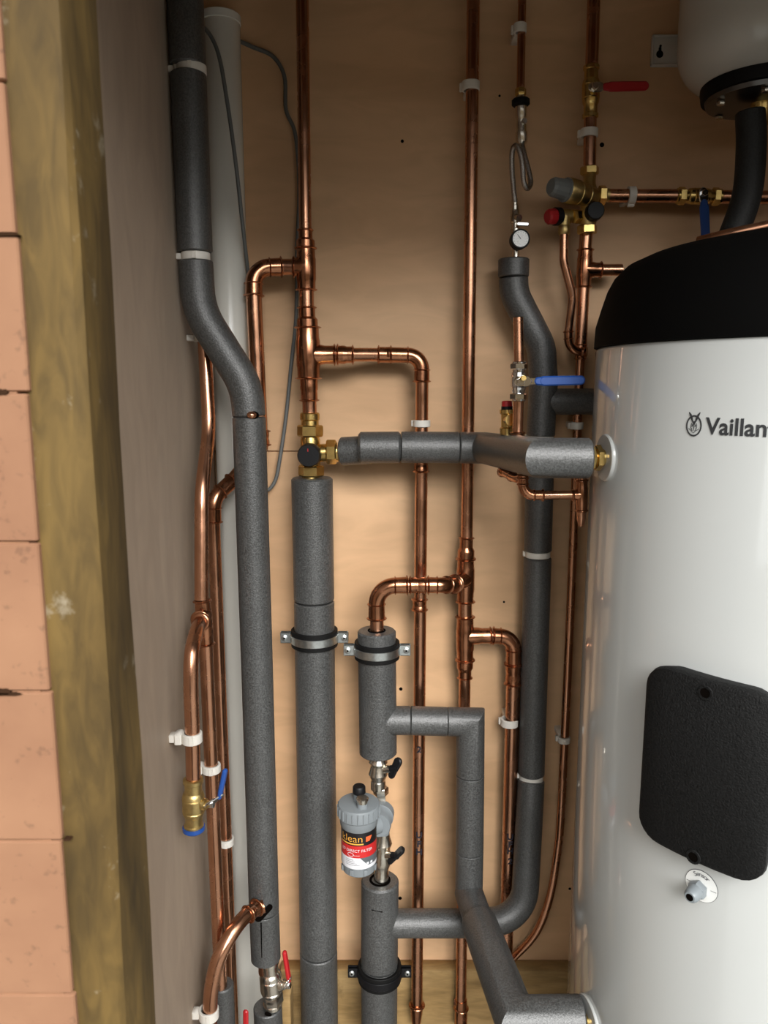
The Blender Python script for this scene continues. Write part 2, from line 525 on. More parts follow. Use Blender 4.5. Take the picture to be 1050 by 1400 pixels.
# timber door post fixed to the end of the bricks
YP = 0.40
xp0, xp1 = at(40, 700, YP).x, at(128, 700, YP).x
yp2 = YP
for k in range(400):      # depth of the post from where its far edge is seen
    yp2 = YP + k * 0.0005
    q = V((xp1, yp2, at(175, 700, yp2).z))
    if at(175, 700, yp2).x <= xp1:
        break
mb = MB()
nseg = 26
rows = []
for k in range(nseg + 1):
    z = TOP * k / nseg
    j = [0.0011 * math.sin(z * 7 + i * 2.1) + 0.0007 * math.sin(z * 19 + i) for i in range(8)]
    b_ = 0.003
    rows.append([V((xp0, YP + b_, z)), V((xp0 + b_, YP, z)), V((xp1 - b_ + j[1], YP, z)), V((xp1 + j[2], YP + b_, z)),
                 V((xp1 + j[3], yp2 - b_, z)), V((xp1 - b_, yp2, z)), V((xp0, yp2, z))])
base = 0
for rw in rows: mb.v += rw
for k in range(nseg):
    for i in range(7):
        i2 = (i + 1) % 7
        mb.f.append((k * 7 + i, k * 7 + i2, (k + 1) * 7 + i2, (k + 1) * 7 + i))
mb.f.append(tuple(range(6, -1, -1))); mb.f.append(tuple(nseg * 7 + i for i in range(7)))
struct(mb.build('trim_1', 'treated_timber', None, V((0, 0, 0))))

# ground outside, seen only as bounce light and in reflections
struct(shell('ground', (-9, -14, -0.06), (9, YB, -0.005), 'paving'))
struct(shell('shade_overhang', (-1.6, 0.12, 2.14), (1.9, YB, 2.2), 'sawn_timber'))  # unseen overhang, added to shade the upper brickwork from high sky
struct(shell('horizon_blocker', (-9, -4.6, -0.06), (9, -4.5, 2.1), 'treated_timber'))  # unseen barrier, added to block low sky and steepen the wall's light falloff

# timber plate along the foot of the back wall
zt = at(600, 1327, W - 0.03).z
mb = MB(); mb.box((at(384, 1360, W - .03).x, W - 0.03, zt - 0.32), (XR - 0.08, W, zt), 0.002)
tag(mb.build('timber_batten', 'sawn_timber', None, V((0.2, W - 0.02, zt - 0.11))), 'rough sawn timber batten fixed along the foot of the plywood wall', 'batten')
c = at(390, 1363, 1.25)
mb = MB(); mb.box((c.x - 0.009, 1.25, c.z - 0.22), (c.x + 0.009, 1.29, c.z), 0.001)
tag(mb.build('timber_offcut', 'sawn_timber', None, V((c.x, 1.27, c.z - 0.22))), 'small upright timber offcut beside the nickel valve at the bottom', 'offcut')

# ------------------------------------------------------------ plumbing builders
R15, R22, R28, R35 = 0.0074, 0.0104, 0.0132, 0.0165
def tube(root, p, r, mat='copper', n=18, bend=None, name='tube', smooth=False):
    q = smooth_path(p, 7) if smooth else (fillet(p, bend, 9) if bend else p)
    mb = MB(); mb.sweep(q, r, n)
    return mb.build(name, mat, root)
def coupling(root, a, b, ra, rb=None, name='coupling', beads=(True, True), mat='copper_fitting'):
    mb = MB(); rb = rb or ra
    d = (b - a)
    mb.lathe(a, b, [(0, ra * 1.12), (.38, ra * 1.12), (.46, ra * 1.05 if ra == rb else ra * 1.12), (.58, rb * 1.05 if ra == rb else rb * 1.12), (.64, rb * 1.12), (1, rb * 1.12)], 20)
    if beads[0]: mb.bead(a + d.normalized() * .002, d, ra)
    if beads[1]: mb.bead(b - d.normalized() * .002, d, rb)
    return mb.build(name, mat, root)
def tee(root, a, b, c, r, rb, name='tee'):
    mb = MB(); d = b - a
    mb.lathe(a, b, [(0, r * 1.1), (.22, r * 1.13), (.27, r * 1.2), (.73, r * 1.2), (.78, r * 1.13), (1, r * 1.1)], 20)
    mb.bead(a + d.normalized() * .002, d, r); mb.bead(b - d.normalized() * .002, d, r)
    # foot of the branch on the axis of the run
    t = max(0, min(1, (c - a).dot(d) / d.dot(d)))
    f = a + d * t
    e = c - f
    mb.lathe(f, c, [(0, rb * 1.25), (.45, rb * 1.25), (.62, rb * 1.12), (1, rb * 1.12)], 20)
    mb.bead(c - e.normalized() * .002, e, rb)
    return mb.build(name, 'copper_fitting', root)
def elbow(root, a, k, b, r, bend=None, name='elbow'):
    mb = MB()
    bend = bend or r * 2.1
    q = fillet([a, k, b], bend, 12)
    rr = [r * 1.13] + [r * 1.08] * (len(q) - 2) + [r * 1.13]
    mb.sweep(q, rr, 20)
    d0, d1 = (k - a).normalized(), (b - k).normalized()
    for p, d in ((a, d0), (b, d1)):
        mb.bead(p + (d if p is a else -d) * .002, d, r)
    for p, d in ((q[1], d0), (q[-2], d1)):
        mb.bead(p, d, r * .93, .003)
    return mb.build(name, 'copper_fitting', root)
def sleeve(root, p, r, mat='foam_grey', bend=None, n=30, name='foam_sleeve', inset=0.0018):
    q = fillet(p, bend, 12) if bend else p
    mb = MB(); mb.sweep(q, r, n, inset=inset)
    return mb.build(name, mat, root)

def clip(px, py, Y, r, side, label, h=0.013, axis=None, group='white pipe clips', reach=None):
    c = at(px, py, Y)
    ax = axis or V((0, 0, 1))
    loc = V((XL, c.y, c.z)) if side == 'left' else V((c.x, W, c.z))
    t = thing('pipe_clip', label, 'clip', loc, group)
    mb = MB(); ro = r + 0.0038
    mb.ring(c, ax, r + 0.0002, ro, h)
    mb.build('collar', 'white_nylon', t)
    mb = MB()
    if side == 'left':
        gap = (c.x - ro * .9) - XL
        if gap > 0.001:
            mb.box((XL, c.y - 0.007, c.z - h * .40), (c.x - ro * .92, c.y + 0.007, c.z + h * .40), 0.001)
            if gap > 0.012:
                mb.box((XL + 0.008, c.y - 0.0095, c.z - h * .58), (c.x - ro * .9, c.y + 0.0095, c.z + h * .58), 0.0015)
    else:
        if ax.x > .5:
            mb.box((c.x - h * .4, c.y + ro * .9, c.z - 0.007), (c.x + h * .4, W, c.z + 0.007), 0.001)
        else:
            mb.box((c.x - 0.007, c.y + ro * .9, c.z - h * .4), (c.x + 0.007, W, c.z + h * .4), 0.001)
    if mb.v: mb.build('mounting_base', 'white_nylon', t)
    # hinge lug
    mb = MB()
    if side == 'left':
        mb.box((c.x - 0.001, c.y - ro - 0.0012, c.z - h * .45), (c.x + 0.005, c.y - ro * .9, c.z + h * .45), 0.0005)
    elif ax.x > .5:
        mb.box((c.x - h * .45, c.y - 0.003, c.z - ro - 0.003), (c.x + h * .45, c.y + 0.004, c.z - ro * .92), 0.0006)
    else:
        mb.box((c.x - ro - 0.003, c.y + 0.002, c.z - h * .45), (c.x - ro * .9, c.y + 0.009, c.z + h * .45), 0.0006)
    mb.build('hinge_lug', 'white_nylon', t)
    return t

def ring_clamp(px, py, Y, r, label, band='zinc', ear='zinc', spread=None):
    c = at(px, py, Y); Z = V((0, 0, 1))
    t = thing('pipe_clamp', label, 'clamp', V((c.x, W, c.z)), 'rubber lined pipe clamps')
    mb = MB(); mb.ring(c, Z, r + .0006, r + 0.0056, 0.029, 40); mb.build('rubber_lining', 'black_rubber', t)
    mb = MB(); mb.ring(c, Z, r + 0.0056, r + 0.0074, 0.0135, 40, 0.0005)
    mb.build('steel_band', band, t)
    for s in (-1, 1):
        x = c.x + s * (r + 0.0150)
        mb = MB()
        for dy in (-0.0035, 0.0035):
            mb.box((x - 0.0092, c.y - 0.0012 + dy, c.z - 0.0095), (x + 0.0092, c.y + 0.0012 + dy, c.z + 0.0095), 0.001)
        e = mb.build('flange_ear', ear, t)
        mb = MB(); sc_ = V((x + s * 0.002, c.y - 0.0045, c.z))
        mb.lathe(sc_, sc_ + V((0, -0.003, 0)), [(0, .0052), (.6, .0052), (1, .0035)], 14)
        mb.lathe(sc_, sc_ + V((0, 0.016, 0)), [(0, .003), (1, .003)], 10)
        mb.build('clamp_screw', 'zinc', e)
        mb = MB(); mb.lathe(sc_ + V((0, -0.0031, 0)), sc_ + V((0, -0.0036, 0)), [(0, .0019), (1, .0017)], 6); mb.build('screw_recess', 'dark_hole', e)
    mb = MB(); mb.lathe(V((c.x, c.y + r + 0.006, c.z)), V((c.x, W, c.z)), [(0, .004), (1, .004)], 10)
    if W - (c.y + r + .006) > 0.001: mb.build('threaded_rod', 'zinc', t)
    return t

def ball_valve(label, a, b, r, body, stem, lever, grip_col, grip_len, metal='chrome', name='ball_valve', nuts='hex', stem_len=0.022, arm=0.02, grip_w=0.011, cat='valve', tilt=None, cap=None, bulge=1.55, facing=None):
    """valve between a and b; stem = direction the spindle points; lever = direction of the handle"""
    d = b - a; Lg = d.length; u = d.normalized(); mid = (a + b) / 2
    t = thing(name, label, cat, b if b.z < a.z else a)
    mb = MB()
    prof = [(0, r * 1.12), (.02, r * 1.32), (.08, r * 1.32), (.10, r * 1.14), (.26, r * 1.14), (.28, r * 1.3), (.33, r * bulge), (.37, r * bulge * 1.04), (.385, r * bulge * .97), (.40, r * bulge * 1.04), (.62, r * bulge * 1.04), (.635, r * bulge * .96), (.65, r * bulge * 1.02), (.70, r * bulge * .96), (.73, r * 1.25), (.75, r * 1.14), (.90, r * 1.14), (.92, r * 1.32), (.98, r * 1.32), (1, r * 1.12)]
    mb.lathe(a, b, prof, 22)
    mb.build('valve_body', body, t)
    if nuts == 'hex':
        for p, s in ((a, 1), (b, -1)):
            mb = MB(); mb.hexnut(p + u * s * Lg * .05, p + u * s * Lg * .2, r * 1.55); mb.build('hex_nut', body, t)
    st = stem.normalized()
    s0, s1 = mid + st * r * 1.4, mid + st * (r * 1.5 + stem_len)
    mb = MB(); mb.lathe(s0, s1, [(0, r * .8), (.35, r * .75), (.4, r * .5), (1, r * .45)], 16); mb.build('spindle', body, t)
    mb = MB(); mb.hexnut(s1 - st * .003, s1 + st * .0035, .0055); mb.build('spindle_nut', metal, t)
    le = lever.normalized()
    h = thing_part = None
    mb = MB(); p0 = s1 - st * .004
    mb.slab(p0 - le * .003, p0 + le * arm, st, 0.013, 0.0085, 0.0025)
    mb.slab(p0, p0 + V((0, 0, .0001)) + le * .008, st, 0.015, 0.015, 0.0035)
    hd = mb.build('lever', metal, t)
    g = le if tilt is None else tilt.normalized()
    g0 = p0 + le * (arm - .004); g1 = g0 + g * grip_len
    mb = MB()
    mb.slab(g0, g0 + g * .012, st, grip_w * .8, grip_w, 0.0055, bev=0.0018)
    mb.slab(g0 + g * .008, g1, st, grip_w, grip_w * .95, 0.0065, bev=0.002)
    mb.build('lever_grip', grip_col, hd)
    return t

# ------------------------------------------------------------ hot water cylinder (largest thing)
CX, CY, CR = 0.58, 1.0, 0.30
D2 = CX * CX + CY * CY
al = math.atan2(CX, CY) - math.asin(CR / math.sqrt(D2))
tl = math.sqrt(D2 - CR * CR)
YT = tl * math.cos(al)
ZB = at(812, 478, YT).z
def cyl_hit(px, py, r=CR):
    d = ray(px, py)
    ox, oy = -CX, -CY
    A = d.x ** 2 + d.y ** 2; B = 2 * (ox * d.x + oy * d.y); C = ox * ox + oy * oy - r * r
    disc = max(B * B - 4 * A * C, 0)
    s = (-B - math.sqrt(disc)) / (2 * A)
    p = EYE + d * s
    return math.atan2(p.x - CX, -(p.y - CY)), p.z      # angle (0 faces -Y, grows to +X), height
def on_cyl(a, z, r=CR):
    return V((CX + r * math.sin(a), CY - r * math.cos(a), z))
cyl = thing('hot_water_cylinder', 'tall white hot water cylinder with black domed cap on the right', 'water cylinder', V((CX, CY, 0.0)))
ax0, ax1 = V((CX, CY, 0.0)), V((CX, CY, 1.0))
mb = MB(); mb.lathe(ax0, ax1, [(0.03, CR - .02), (0.034, CR - .004), (0.04, CR), (ZB - .004, CR), (ZB, CR - .002)], 128); mb.build('steel_jacket', 'white_enamel', cyl, angle=50)
mb = MB(); mb.lathe(ax0, ax1, [(0.0, CR - .03), (0.03, CR - .03)], 64); mb.build('plinth', 'black_plastic', cyl)
mb = MB()
cap_prof = [(0, CR - .001), (.001, CR + .0022), (.03, CR + .0012), (.055, CR - .005), (.08, CR - .012), (.097, CR - .020), (.112, CR - .034), (.122, CR - .055), (.129, CR - .085), (.133, CR - .13), (.135, 0.08), (.135, .001)]
mb.lathe(ax0, ax1, [(ZB + z * .925 + .0005, r) for z, r in cap_prof], 96); mb.build('foam_cap', 'black_foam_cap', cyl, angle=60)

# black insulated cover panel standing proud of the jacket
PT = 0.030
aL, _ = cyl_hit(874, 1050, CR + PT)
_a, zs1 = cyl_hit(963, 947, CR + PT)
_b, zs2 = cyl_hit(949, 1172, CR + PT)
aC = (_a + _b) / 2
_, zt_ = cyl_hit(893, 904, CR + PT - .006); _, zb_ = cyl_hit(960, 1186, CR + PT)
hw = (aC - aL) * CR
zc, hh, rc = (zt_ + zb_) / 2, (zt_ - zb_) / 2, 0.026
def rr_half(u, ins):
    a = hw - ins; h = hh - ins; r = rc - ins * .5
    du = max(abs(u) - (a - r), 0)
    return h - r + math.sqrt(max(r * r - du * du, 0))
mb = MB()
us = []
for k in range(7): us.append(-hw + rc * (1 - math.cos(math.pi / 2 * k / 6)))
us += [(-hw + rc) + (2 * hw - 2 * rc) * k / 12 for k in range(1, 12)]
us += [-u for u in reversed(us[:7])]
ringidx = []
for lay, (r, ins) in enumerate(((CR + .0006, 0.004), (CR + PT - .008, 0.0), (CR + PT - .002, 0.0015), (CR + PT, 0.005))):
    top, bot = [], []
    for u in us:
        uu = u * (hw - ins) / hw
        h = rr_half(uu, ins)
        a = aC + uu / CR
        bot.append(len(mb.v)); mb.v.append(on_cyl(a, zc - h, r))
        top.append(len(mb.v)); mb.v.append(on_cyl(a, zc + h, r))
    ringidx.append((bot, top))
for i in range(3):
    for side in (0, 1):
        A_, B_ = ringidx[i][side], ringidx[i + 1][side]
        for k in range(len(us) - 1):
            mb.f.append((A_[k], A_[k + 1], B_[k + 1], B_[k]))
    for k in (0, len(us) - 1):
        mb.f.append((ringidx[i][0][k], ringidx[i][1][k], ringidx[i + 1][1][k], ringidx[i + 1][0][k]))
for side_i in (0, 3):
    bt, tp = ringidx[side_i]
    for k in range(len(us) - 1):
        mb.f.append((bt[k], bt[k + 1], tp[k + 1], tp[k]))
panel = mb.build('cover_panel', 'black_panel', cyl, angle=45)
for z in (zs1, zs2):
    mb = MB(); nrm = on_cyl(aC, 0, 1) - on_cyl(aC, 0, 0)
    c = on_cyl(aC, z, CR + PT)
    mb.ring(c, nrm, 0.0055, 0.0085, 0.002, 20, .0006)
    mb.build('screw_recess', 'black_panel', panel)
    mb = MB(); mb.lathe(c + nrm * .0004, c - nrm * .003, [(0, .0056), (1, .0056)], 20); mb.build('screw_hole', 'dark_hole', panel)

# maker's lettering and emblem printed on the jacket
def wrap(vs, fs, a0, z0, name, mat, r=CR + .0005, dx=0, dz=0, parent=None, spin=0.0):
    mb = MB()
    cs, sn = math.cos(spin), math.sin(spin)
    for x, y in vs:
        X, Yv = x * cs - y * sn + dx, x * sn + y * cs + dz
        mb.v.append(on_cyl(a0 + X / CR, z0 + Yv, r))
    mb.f = list(fs)
    return mb.build(name, mat, parent or cyl, angle=80)
aV, zV = cyl_hit(965, 593)
_, zV2 = cyl_hit(965, 570.5)
size = (zV2 - zV) / 0.70
vs, fs = text_polys('Vaillant', size, size * 0.022)
vs = [(x * 0.97, y) for x, y in vs]
wrap(vs, fs, aV, zV, 'lettering', 'logo_ink')
aE, zE = cyl_hit(949, 581)
hE = (zV2 - zV) / 23.0      # metres per photo pixel
xE = hE / 1.0
def ell(cx, cy, rx, ry, n=28, a0=0, a1=2 * math.pi):
    return [(cx + rx * math.cos(a0 + (a1 - a0) * k / n), cy + ry * math.sin(a0 + (a1 - a0) * k / n)) for k in range(n)]
EV, EF = [], []
def shape(poly):
    b0 = len(EV); EV.extend(poly); EF.append(tuple(range(b0, b0 + len(poly))))
def band(outer, inner, closed=True):
    b0 = len(EV); n = len(outer); EV.extend(outer); EV.extend(inner)
    for k in range(n if closed else n - 1):
        k2 = (k + 1) % n
        EF.append((b0 + k, b0 + k2, b0 + n + k2, b0 + n + k))
band(ell(0, -1, 11.2, 13.6), ell(0, -1, 9.1, 11.5))
for s in (-1, 1):
    shape([(s * 1.0, 4), (s * 2.0, 8.5), (s * 4.2, 13.5), (s * 7.6, 16.5), (s * 8.2, 15.5), (s * 6.4, 11), (s * 4.4, 6.5), (s * 2.8, 3.6)])
    band([(s * 3.6, 2.5), (s * 4.6, -.5), (s * 4.4, -4), (s * 2.6, -6.5)], [(s * 2.7, 2.2), (s * 3.6, -.5), (s * 3.4, -3.6), (s * 1.9, -5.6)], False)
    shape(ell(s * 2.2, -.8, .8, 1.7, 10))
    band([(s * 1.2, -7.6), (s * 4, -7.2), (s * 7.5, -5)], [(s * 1.2, -6.8), (s * 4, -6.3), (s * 7.2, -4.2)], False)
shape([(-2.6, 4), (0, 5), (2.6, 4), (1.6, 1.6), (.6, -.5), (.6, -5), (0, -8), (-.6, -5), (-.6, -.5), (-1.6, 1.6)])
band([(-3.4, -8.2), (0, -10.4), (3.4, -8.2)], [(-3, -7.6), (0, -9.6), (3, -7.6)], False)
wrap([(x * hE * 1.12, y * hE * 1.12) for x, y in EV], EF, aE, zE, 'emblem', 'logo_ink')

# sensor sticker and cable gland
aS, zS = cyl_hit(959, 1211)
aG, zG = cyl_hit(956, 1214)
mb = MB(); nrm = on_cyl(aS, 0, 1) - on_cyl(aS, 0, 0)
sr = 0.0185
ringv = ell(0, 0, sr, sr, 32)
stick = wrap(ringv, [tuple(range(32))], aS, zS, 'sensor_label', 'white_label', CR + .0009)
wrap(ell(0, 0, sr * 1.03, sr * 1.03, 32), [tuple(range(32))], aS, zS, 'label_edge', 'grey_ink', CR + .0005)
ch, total = 'Sensor', 1.35
for i, cch in enumerate(ch):
    th = total * (0.5 - (i + .5) / len(ch))
    tv, tf = text_polys(cch, 0.0078, 0.0, 'CENTER')
    rr_ = sr * .62
    wrap(tv, tf, aS, zS, 'lettering', 'grey_ink', CR + .0013, -math.sin(th) * rr_, math.cos(th) * rr_, stick, th)
for s in (-1, 1):
    wrap([(-.003, -.0003), (.003, -.0003), (.003, .0003), (-.003, .0003)], [(0, 1, 2, 3)], aS, zS, 'label_mark', 'grey_ink', CR + .0013, s * sr * .76, 0, stick)
mb = MB(); g0 = on_cyl(aG, zG, CR)
mb.hexnut(g0, g0 + nrm * .010, .0105); mb.lathe(g0 + nrm * .010, g0 + nrm * .024, [(0, .0088), (.3, .0088), (.8, .0078), (1, .0058)], 20)
gland = mb.build('cable_gland', 'grey_gland', cyl)
mb = MB(); mb.lathe(g0 + nrm * .0241, g0 + nrm * .0243, [(0, .0042), (1, .0042)], 16); mb.build('gland_bore', 'dark_hole', gland)

# the two side ports: white rosette + brass nut

zp1 = at(822, 626, 0.972).z
zp2 = at(800, 1394, 0.945).z
for z, rr_, AP in ((zp1, .030, math.radians(-85)), (zp2, .034, math.radians(-79))):
    pn = on_cyl(AP, 0, 1) - on_cyl(AP, 0, 0)
    mb = MB(); c = on_cyl(AP, z, CR)
    mb.lathe(c - pn * .003, c + pn * .0028, [(0, rr_), (.75, rr_), (1, rr_ - .0012)], 36); mb.build('port_rosette', 'white_enamel', cyl)
    mb = MB(); mb.hexnut(c + pn * .006, c + pn * .014, .0165); mb.hexnut(c + pn * .015, c + pn * .024, .0150, 6, 0.1); mb.lathe(c, c + pn * .034, [(0, .011), (1, .011)], 16)
    mb.build('port_nut', 'brass', cyl)
# a small drain elbow on the jacket behind the lower branch
# ------------------------------------------------------------ expansion vessel
VY = 1.20
vc = at(1042, 132, VY)
ves = thing('expansion_vessel', 'white rounded expansion vessel hung high in the right corner', 'vessel', vc)
vr = 0.1205
zv = vc.z + 0.012
a_, b_ = V((vc.x, VY, 0)), V((vc.x, VY, 1))
mb = MB(); prof = [(zv, .07)]
for k in range(11):
    th = math.pi / 2 * k / 10
    prof.append((zv + .062 * (1 - math.cos(th)), vr - .058 + .058 * math.sin(th)))
prof += [(zv + .3, vr), (zv + .32, vr - .01), (zv + .325, .02)]
mb.lathe(a_, b_, prof, 72); mb.build('vessel_shell', 'vessel_white', ves, angle=60)
mb = MB(); mb.lathe(a_, b_, [(zv - .014, .074), (zv - .013, .083), (zv - .002, .085), (zv + .004, .085), (zv + .006, .07)], 48); mb.build('flange_gasket', 'black_rubber', ves)
mb = MB(); mb.lathe(a_, b_, [(zv - .022, .05), (zv - .020, .076), (zv - .014, .078)], 48); fl = mb.build('flange_plate', 'dark_steel', ves)
for k in range(6):
    th = 2 * math.pi * k / 6 + .15
    c = V((vc.x + .064 * math.cos(th), VY + .064 * math.sin(th), zv - .021))
    mb = MB(); mb.hexnut(c, c - V((0, 0, .006)), .006); mb.build('bolt', 'nickel', fl)
mb = MB(); mb.lathe(a_, b_, [(zv - .05, .012), (zv - .022, .016)], 16); mb.build('outlet', 'brass', ves)
# wall bracket with its keyhole
b0, b1 = at(890, 50, W), at(933, 92, W)
mb = MB(); mb.obox(V(((b0.x + b1.x) / 2 + .006, W - .00275, (b0.z + b1.z) / 2)), V((1, 0, 0)), V((0, 0, 1)), V((0, -1, 0)), (b1.x - b0.x) / 2 + .006, (b0.z - b1.z) / 2 + .001, .0022, .0018)
for lo, hi in (((b0.x, W - .009, b1.z), (b0.x + .003, W - .002, b0.z)), ((b0.x, W - .009, b0.z - .003), (b1.x + .01, W - .002, b0.z)), ((b0.x, W - .009, b1.z), (b1.x + .01, W - .002, b1.z + .003))):
    mb.box(lo, hi, .0008)
br = mb.build('wall_bracket', 'vessel_white', ves)
mb = MB(); kc = at(902, 74, W - .0052)
mb.lathe(kc, kc + V((0, -.0006, 0)), [(0, .0058), (1, .0056)], 18)
mb.box((kc.x - .0022, kc.y - .0006, kc.z), (kc.x + .0022, kc.y, kc.z + .010))
kc2 = at(903, 63, W - .0052); mb.lathe(kc2, kc2 + V((0, -.0008, 0)), [(0, .002), (1, .002)], 10)
mb.build('keyhole', 'dark_hole', br)

hose = thing('insulated_hose', 'dark insulated pipe dropping from the vessel behind the black cap', 'insulated pipe', at(1005, 330, 1.2))
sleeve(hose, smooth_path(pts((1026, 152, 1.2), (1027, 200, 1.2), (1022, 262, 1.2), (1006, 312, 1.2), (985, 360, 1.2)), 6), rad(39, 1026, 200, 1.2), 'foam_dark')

u = thing('copper_pipe', 'copper pipe rising over the top of the black cylinder cap', 'pipe', at(955, 332, 1.02))
tube(u, pts((955, 331, 1.03), (1000, 320, 1.0), (1052, 309, .98), (1140, 286, .96)), 0.0072, smooth=True)

# ------------------------------------------------------------ left wall group
WPY = 1.315
wp0, wp1 = at(301, 24, WPY), None
xw = wp0.x
wp = thing('waste_pipe', 'white plastic waste pipe standing in the left corner behind the copper', 'pipe', V((xw, WPY, 0.0)))
wr = 0.0305
mb = MB(); mb.lathe(V((xw, WPY, 0)), V((xw, WPY, wp0.z)), [(0, wr), (.998, wr), (1, wr - .002)], 40); mb.build('pipe_body', 'white_plastic_pipe', wp)
mb = MB(); mb.ring(V((xw, WPY, wp0.z - .004)), V((0, 0, 1)), wr - .0005, wr + .0016, .012, 40); mb.build('end_cap', 'white_plastic_pipe', wp)

mb = MB(); mb.sweep(smooth_path(pts((262, 34, 1.25), (281, 40, 1.255), (298, 72, 1.25), (310, 135, 1.248), (322, 220, 1.247), (331, 300, 1.262), (338, 362, 1.30), (345, 420, 1.335), (352, 480, 1.35))), .0031, 10)
tag(mb.build('cable', 'cable_grey', None, at(331, 300, 1.255)), 'thin grey cable draped down the front of the white waste pipe', 'cable')
mb = MB(); mb.sweep(smooth_path(pts((318, 52, 1.352), (345, 64, 1.353), (373, 77, 1.354), (389, 105, 1.354), (391, 150, 1.354), (404, 185, 1.354), (409, 260, 1.354), (406, 340, 1.354), (405, 430, 1.352), (398, 500, 1.350), (391, 570, 1.346), (383, 625, 1.342), (377, 655, 1.34), (366, 670, 1.338), (350, 668, 1.336))), .0033, 10)
tag(mb.build('cable', 'cable_grey', None, at(405, 430, 1.354)), 'thin cable looping down the plywood behind the copper riser', 'cable')

# A: long insulated pipe down the left
YA = 1.16
RA = rad(45, 340, 620, YA)
A = thing('insulated_pipe', 'long grey insulated pipe with an S bend on the left', 'insulated pipe', at(363, 1320, YA))
tube(A, pts((252, -40, YA), (268, 350, YA), (273, 425, YA), (338, 545, YA), (341, 580, YA), (362, 1330, YA)), .0105, bend=.05, name='copper_tube')
sleeve(A, pts((251, -40, YA), (257, 91, YA)), RA)
sleeve(A, pts((257.5, 101, YA), (267, 345, YA)), RA)
sleeve(A, pts((267.5, 357, YA), (272, 425, YA), (337, 528, YA), (340.5, 569, YA)), RA, bend=.11)
sleeve(A, pts((340.5, 570, YA), (352, 930, YA), (361, 1244, YA)), RA)
sleeve(A, pts((361, 1245, YA), (363.5, 1310, YA)), RA, inset=.0008)
# slit and torn opening where the branch leaves
mb = MB()
p = at(357, 1262, YA - RA * .985); q = at(358, 1309, YA - RA * .985)
mb.slab(p, q, V((0, 1, 0)), .0022, .0012, .002, bev=.0003); mb.build('slit', 'dark_hole', A)
mb = MB(); c = at(360, 1246, YA - RA * .98)
mb.slab(c + V((-.008, 0, -.012)), c + V((.010, 0.002, .006)), V((0, 1, 0)), .013, .010, .003, bev=.0006); mb.build('torn_opening', 'dark_hole', A)
mb = MB(); c = at(344, 567.5, YA - RA * .90); mb.ball(c, .0078, sz=.75); mb.build('bare_copper', 'copper', A)
mb = MB(); c = at(345, 567.5, YA - RA * .72); mb.ball(c, .0098, sz=.72); mb.build('torn_opening', 'dark_hole', A)
clip(262, 96, YA, .0105 + .0065, 'left', 'white clip between insulation sleeves near the top of the left pipe', .0115)
clip(267.5, 351, YA, .0105 + .0065, 'left', 'white clip just above the S bend of the left insulated pipe', .0115)

# G: copper branch curving out of A
G = thing('copper_branch', 'bent copper branch curving down left from the torn grey insulation', 'pipe', at(285, 1400, 1.06))
tube(G, pts((350, 1243, 1.128), (335, 1253, 1.11), (317, 1276, 1.085), (298, 1313, 1.065), (289, 1352, 1.06), (287, 1385, 1.06), (286, 1420, 1.06)), rad(20.5, 295, 1330, 1.06), smooth=True)
coupling(G, at(352, 1240, 1.133), at(338, 1251, 1.113), .0112, name='socket')
coupling(G, at(361, 1238, 1.136), at(350, 1242, 1.132), .0100, name='socket', beads=(False, False))
clip(285.5, 1385, 1.06, .0118, 'left', 'large white clip holding the curved copper branch at the bottom', .016)

# E / F / D copper pipes on the left wall
E = thing('copper_pipe', 'copper pipe with a slight kink running down the left plywood wall', 'pipe', at(300, 1350, 1.1))
tube(E, pts((279, 458, 1.20), (286, 588, 1.18), (275.5, 672, 1.12), (275.5, 820, 1.10)), R22, bend=.12)
tube(E, pts((281, 872, 1.10), (302, 1352, 1.10)), R22)
tee(E, at(276.5, 820, 1.10), at(281.5, 882, 1.10), at(273, 848, 1.078), R22, R22)
clip(278, 462, 1.20, R22, 'left', 'white clip on the copper pipe hidden behind the S bend', .012)
clip(289, 1050, 1.10, R22, 'left', 'white clip on the middle copper pipe beside the blue lever', .0125)
F = thing('copper_branch', 'short copper branch hooking down to the brass valve on the left', 'pipe', at(264, 1070, 1.01))
tube(F, pts((274, 851, 1.078), (268, 866, 1.05), (262, 895, 1.02), (261, 940, 1.01), (263, 1000, 1.01), (264.5, 1072, 1.01)), R22, smooth=True)
mb = MB(); mb.bead(at(274, 850, 1.078), V((-.1, -1, .1)), R22 * 1.02, .006); mb.build('bead', 'copper_fitting', F)
clip(262.5, 1008, 1.01, R22, 'left', 'white clip on the copper branch above the brass valve', .0145)
vlv = ball_valve('brass ball valve with blue lever and blue outlet cap on the left', at(264, 1064, 1.01), at(265, 1133, 1.01), .0108, 'brass_cast', V((1, -.25, .1)), V((.75, .1, .5)), 'blue_plastic', .040, nuts=None, stem_len=.012, arm=.022, grip_w=.009, tilt=V((.22, 0, .95)), bulge=1.42)
mb = MB(); c = at(265, 1133, 1.01)
mb.lathe(c + V((0, 0, .005)), c - V((0, 0, .004)), [(0, .0115), (.1, .0158), (.7, .0158), (1, .013)], 24); mb.build('outlet_cap', 'blue_plastic', vlv)
Dp = thing('copper_pipe', 'copper pipe from the left elbow diving behind the grey insulation to the corner', 'pipe', at(318, 1380, 1.2))
elbow(Dp, at(386, 365, 1.30), at(347, 366, 1.29), at(347, 406, 1.285), R28 * .97, bend=.028)
tube(Dp, pts((402, 365, 1.30), (384, 365, 1.30)), R28 * .97)
tube(Dp, pts((347, 402, 1.285), (356, 600, 1.285), (357, 612, 1.285), (318, 658, 1.25)), R28 * .97, bend=.03)
coupling(Dp, at(355.5, 588, 1.285), at(356.5, 610, 1.285), R28)
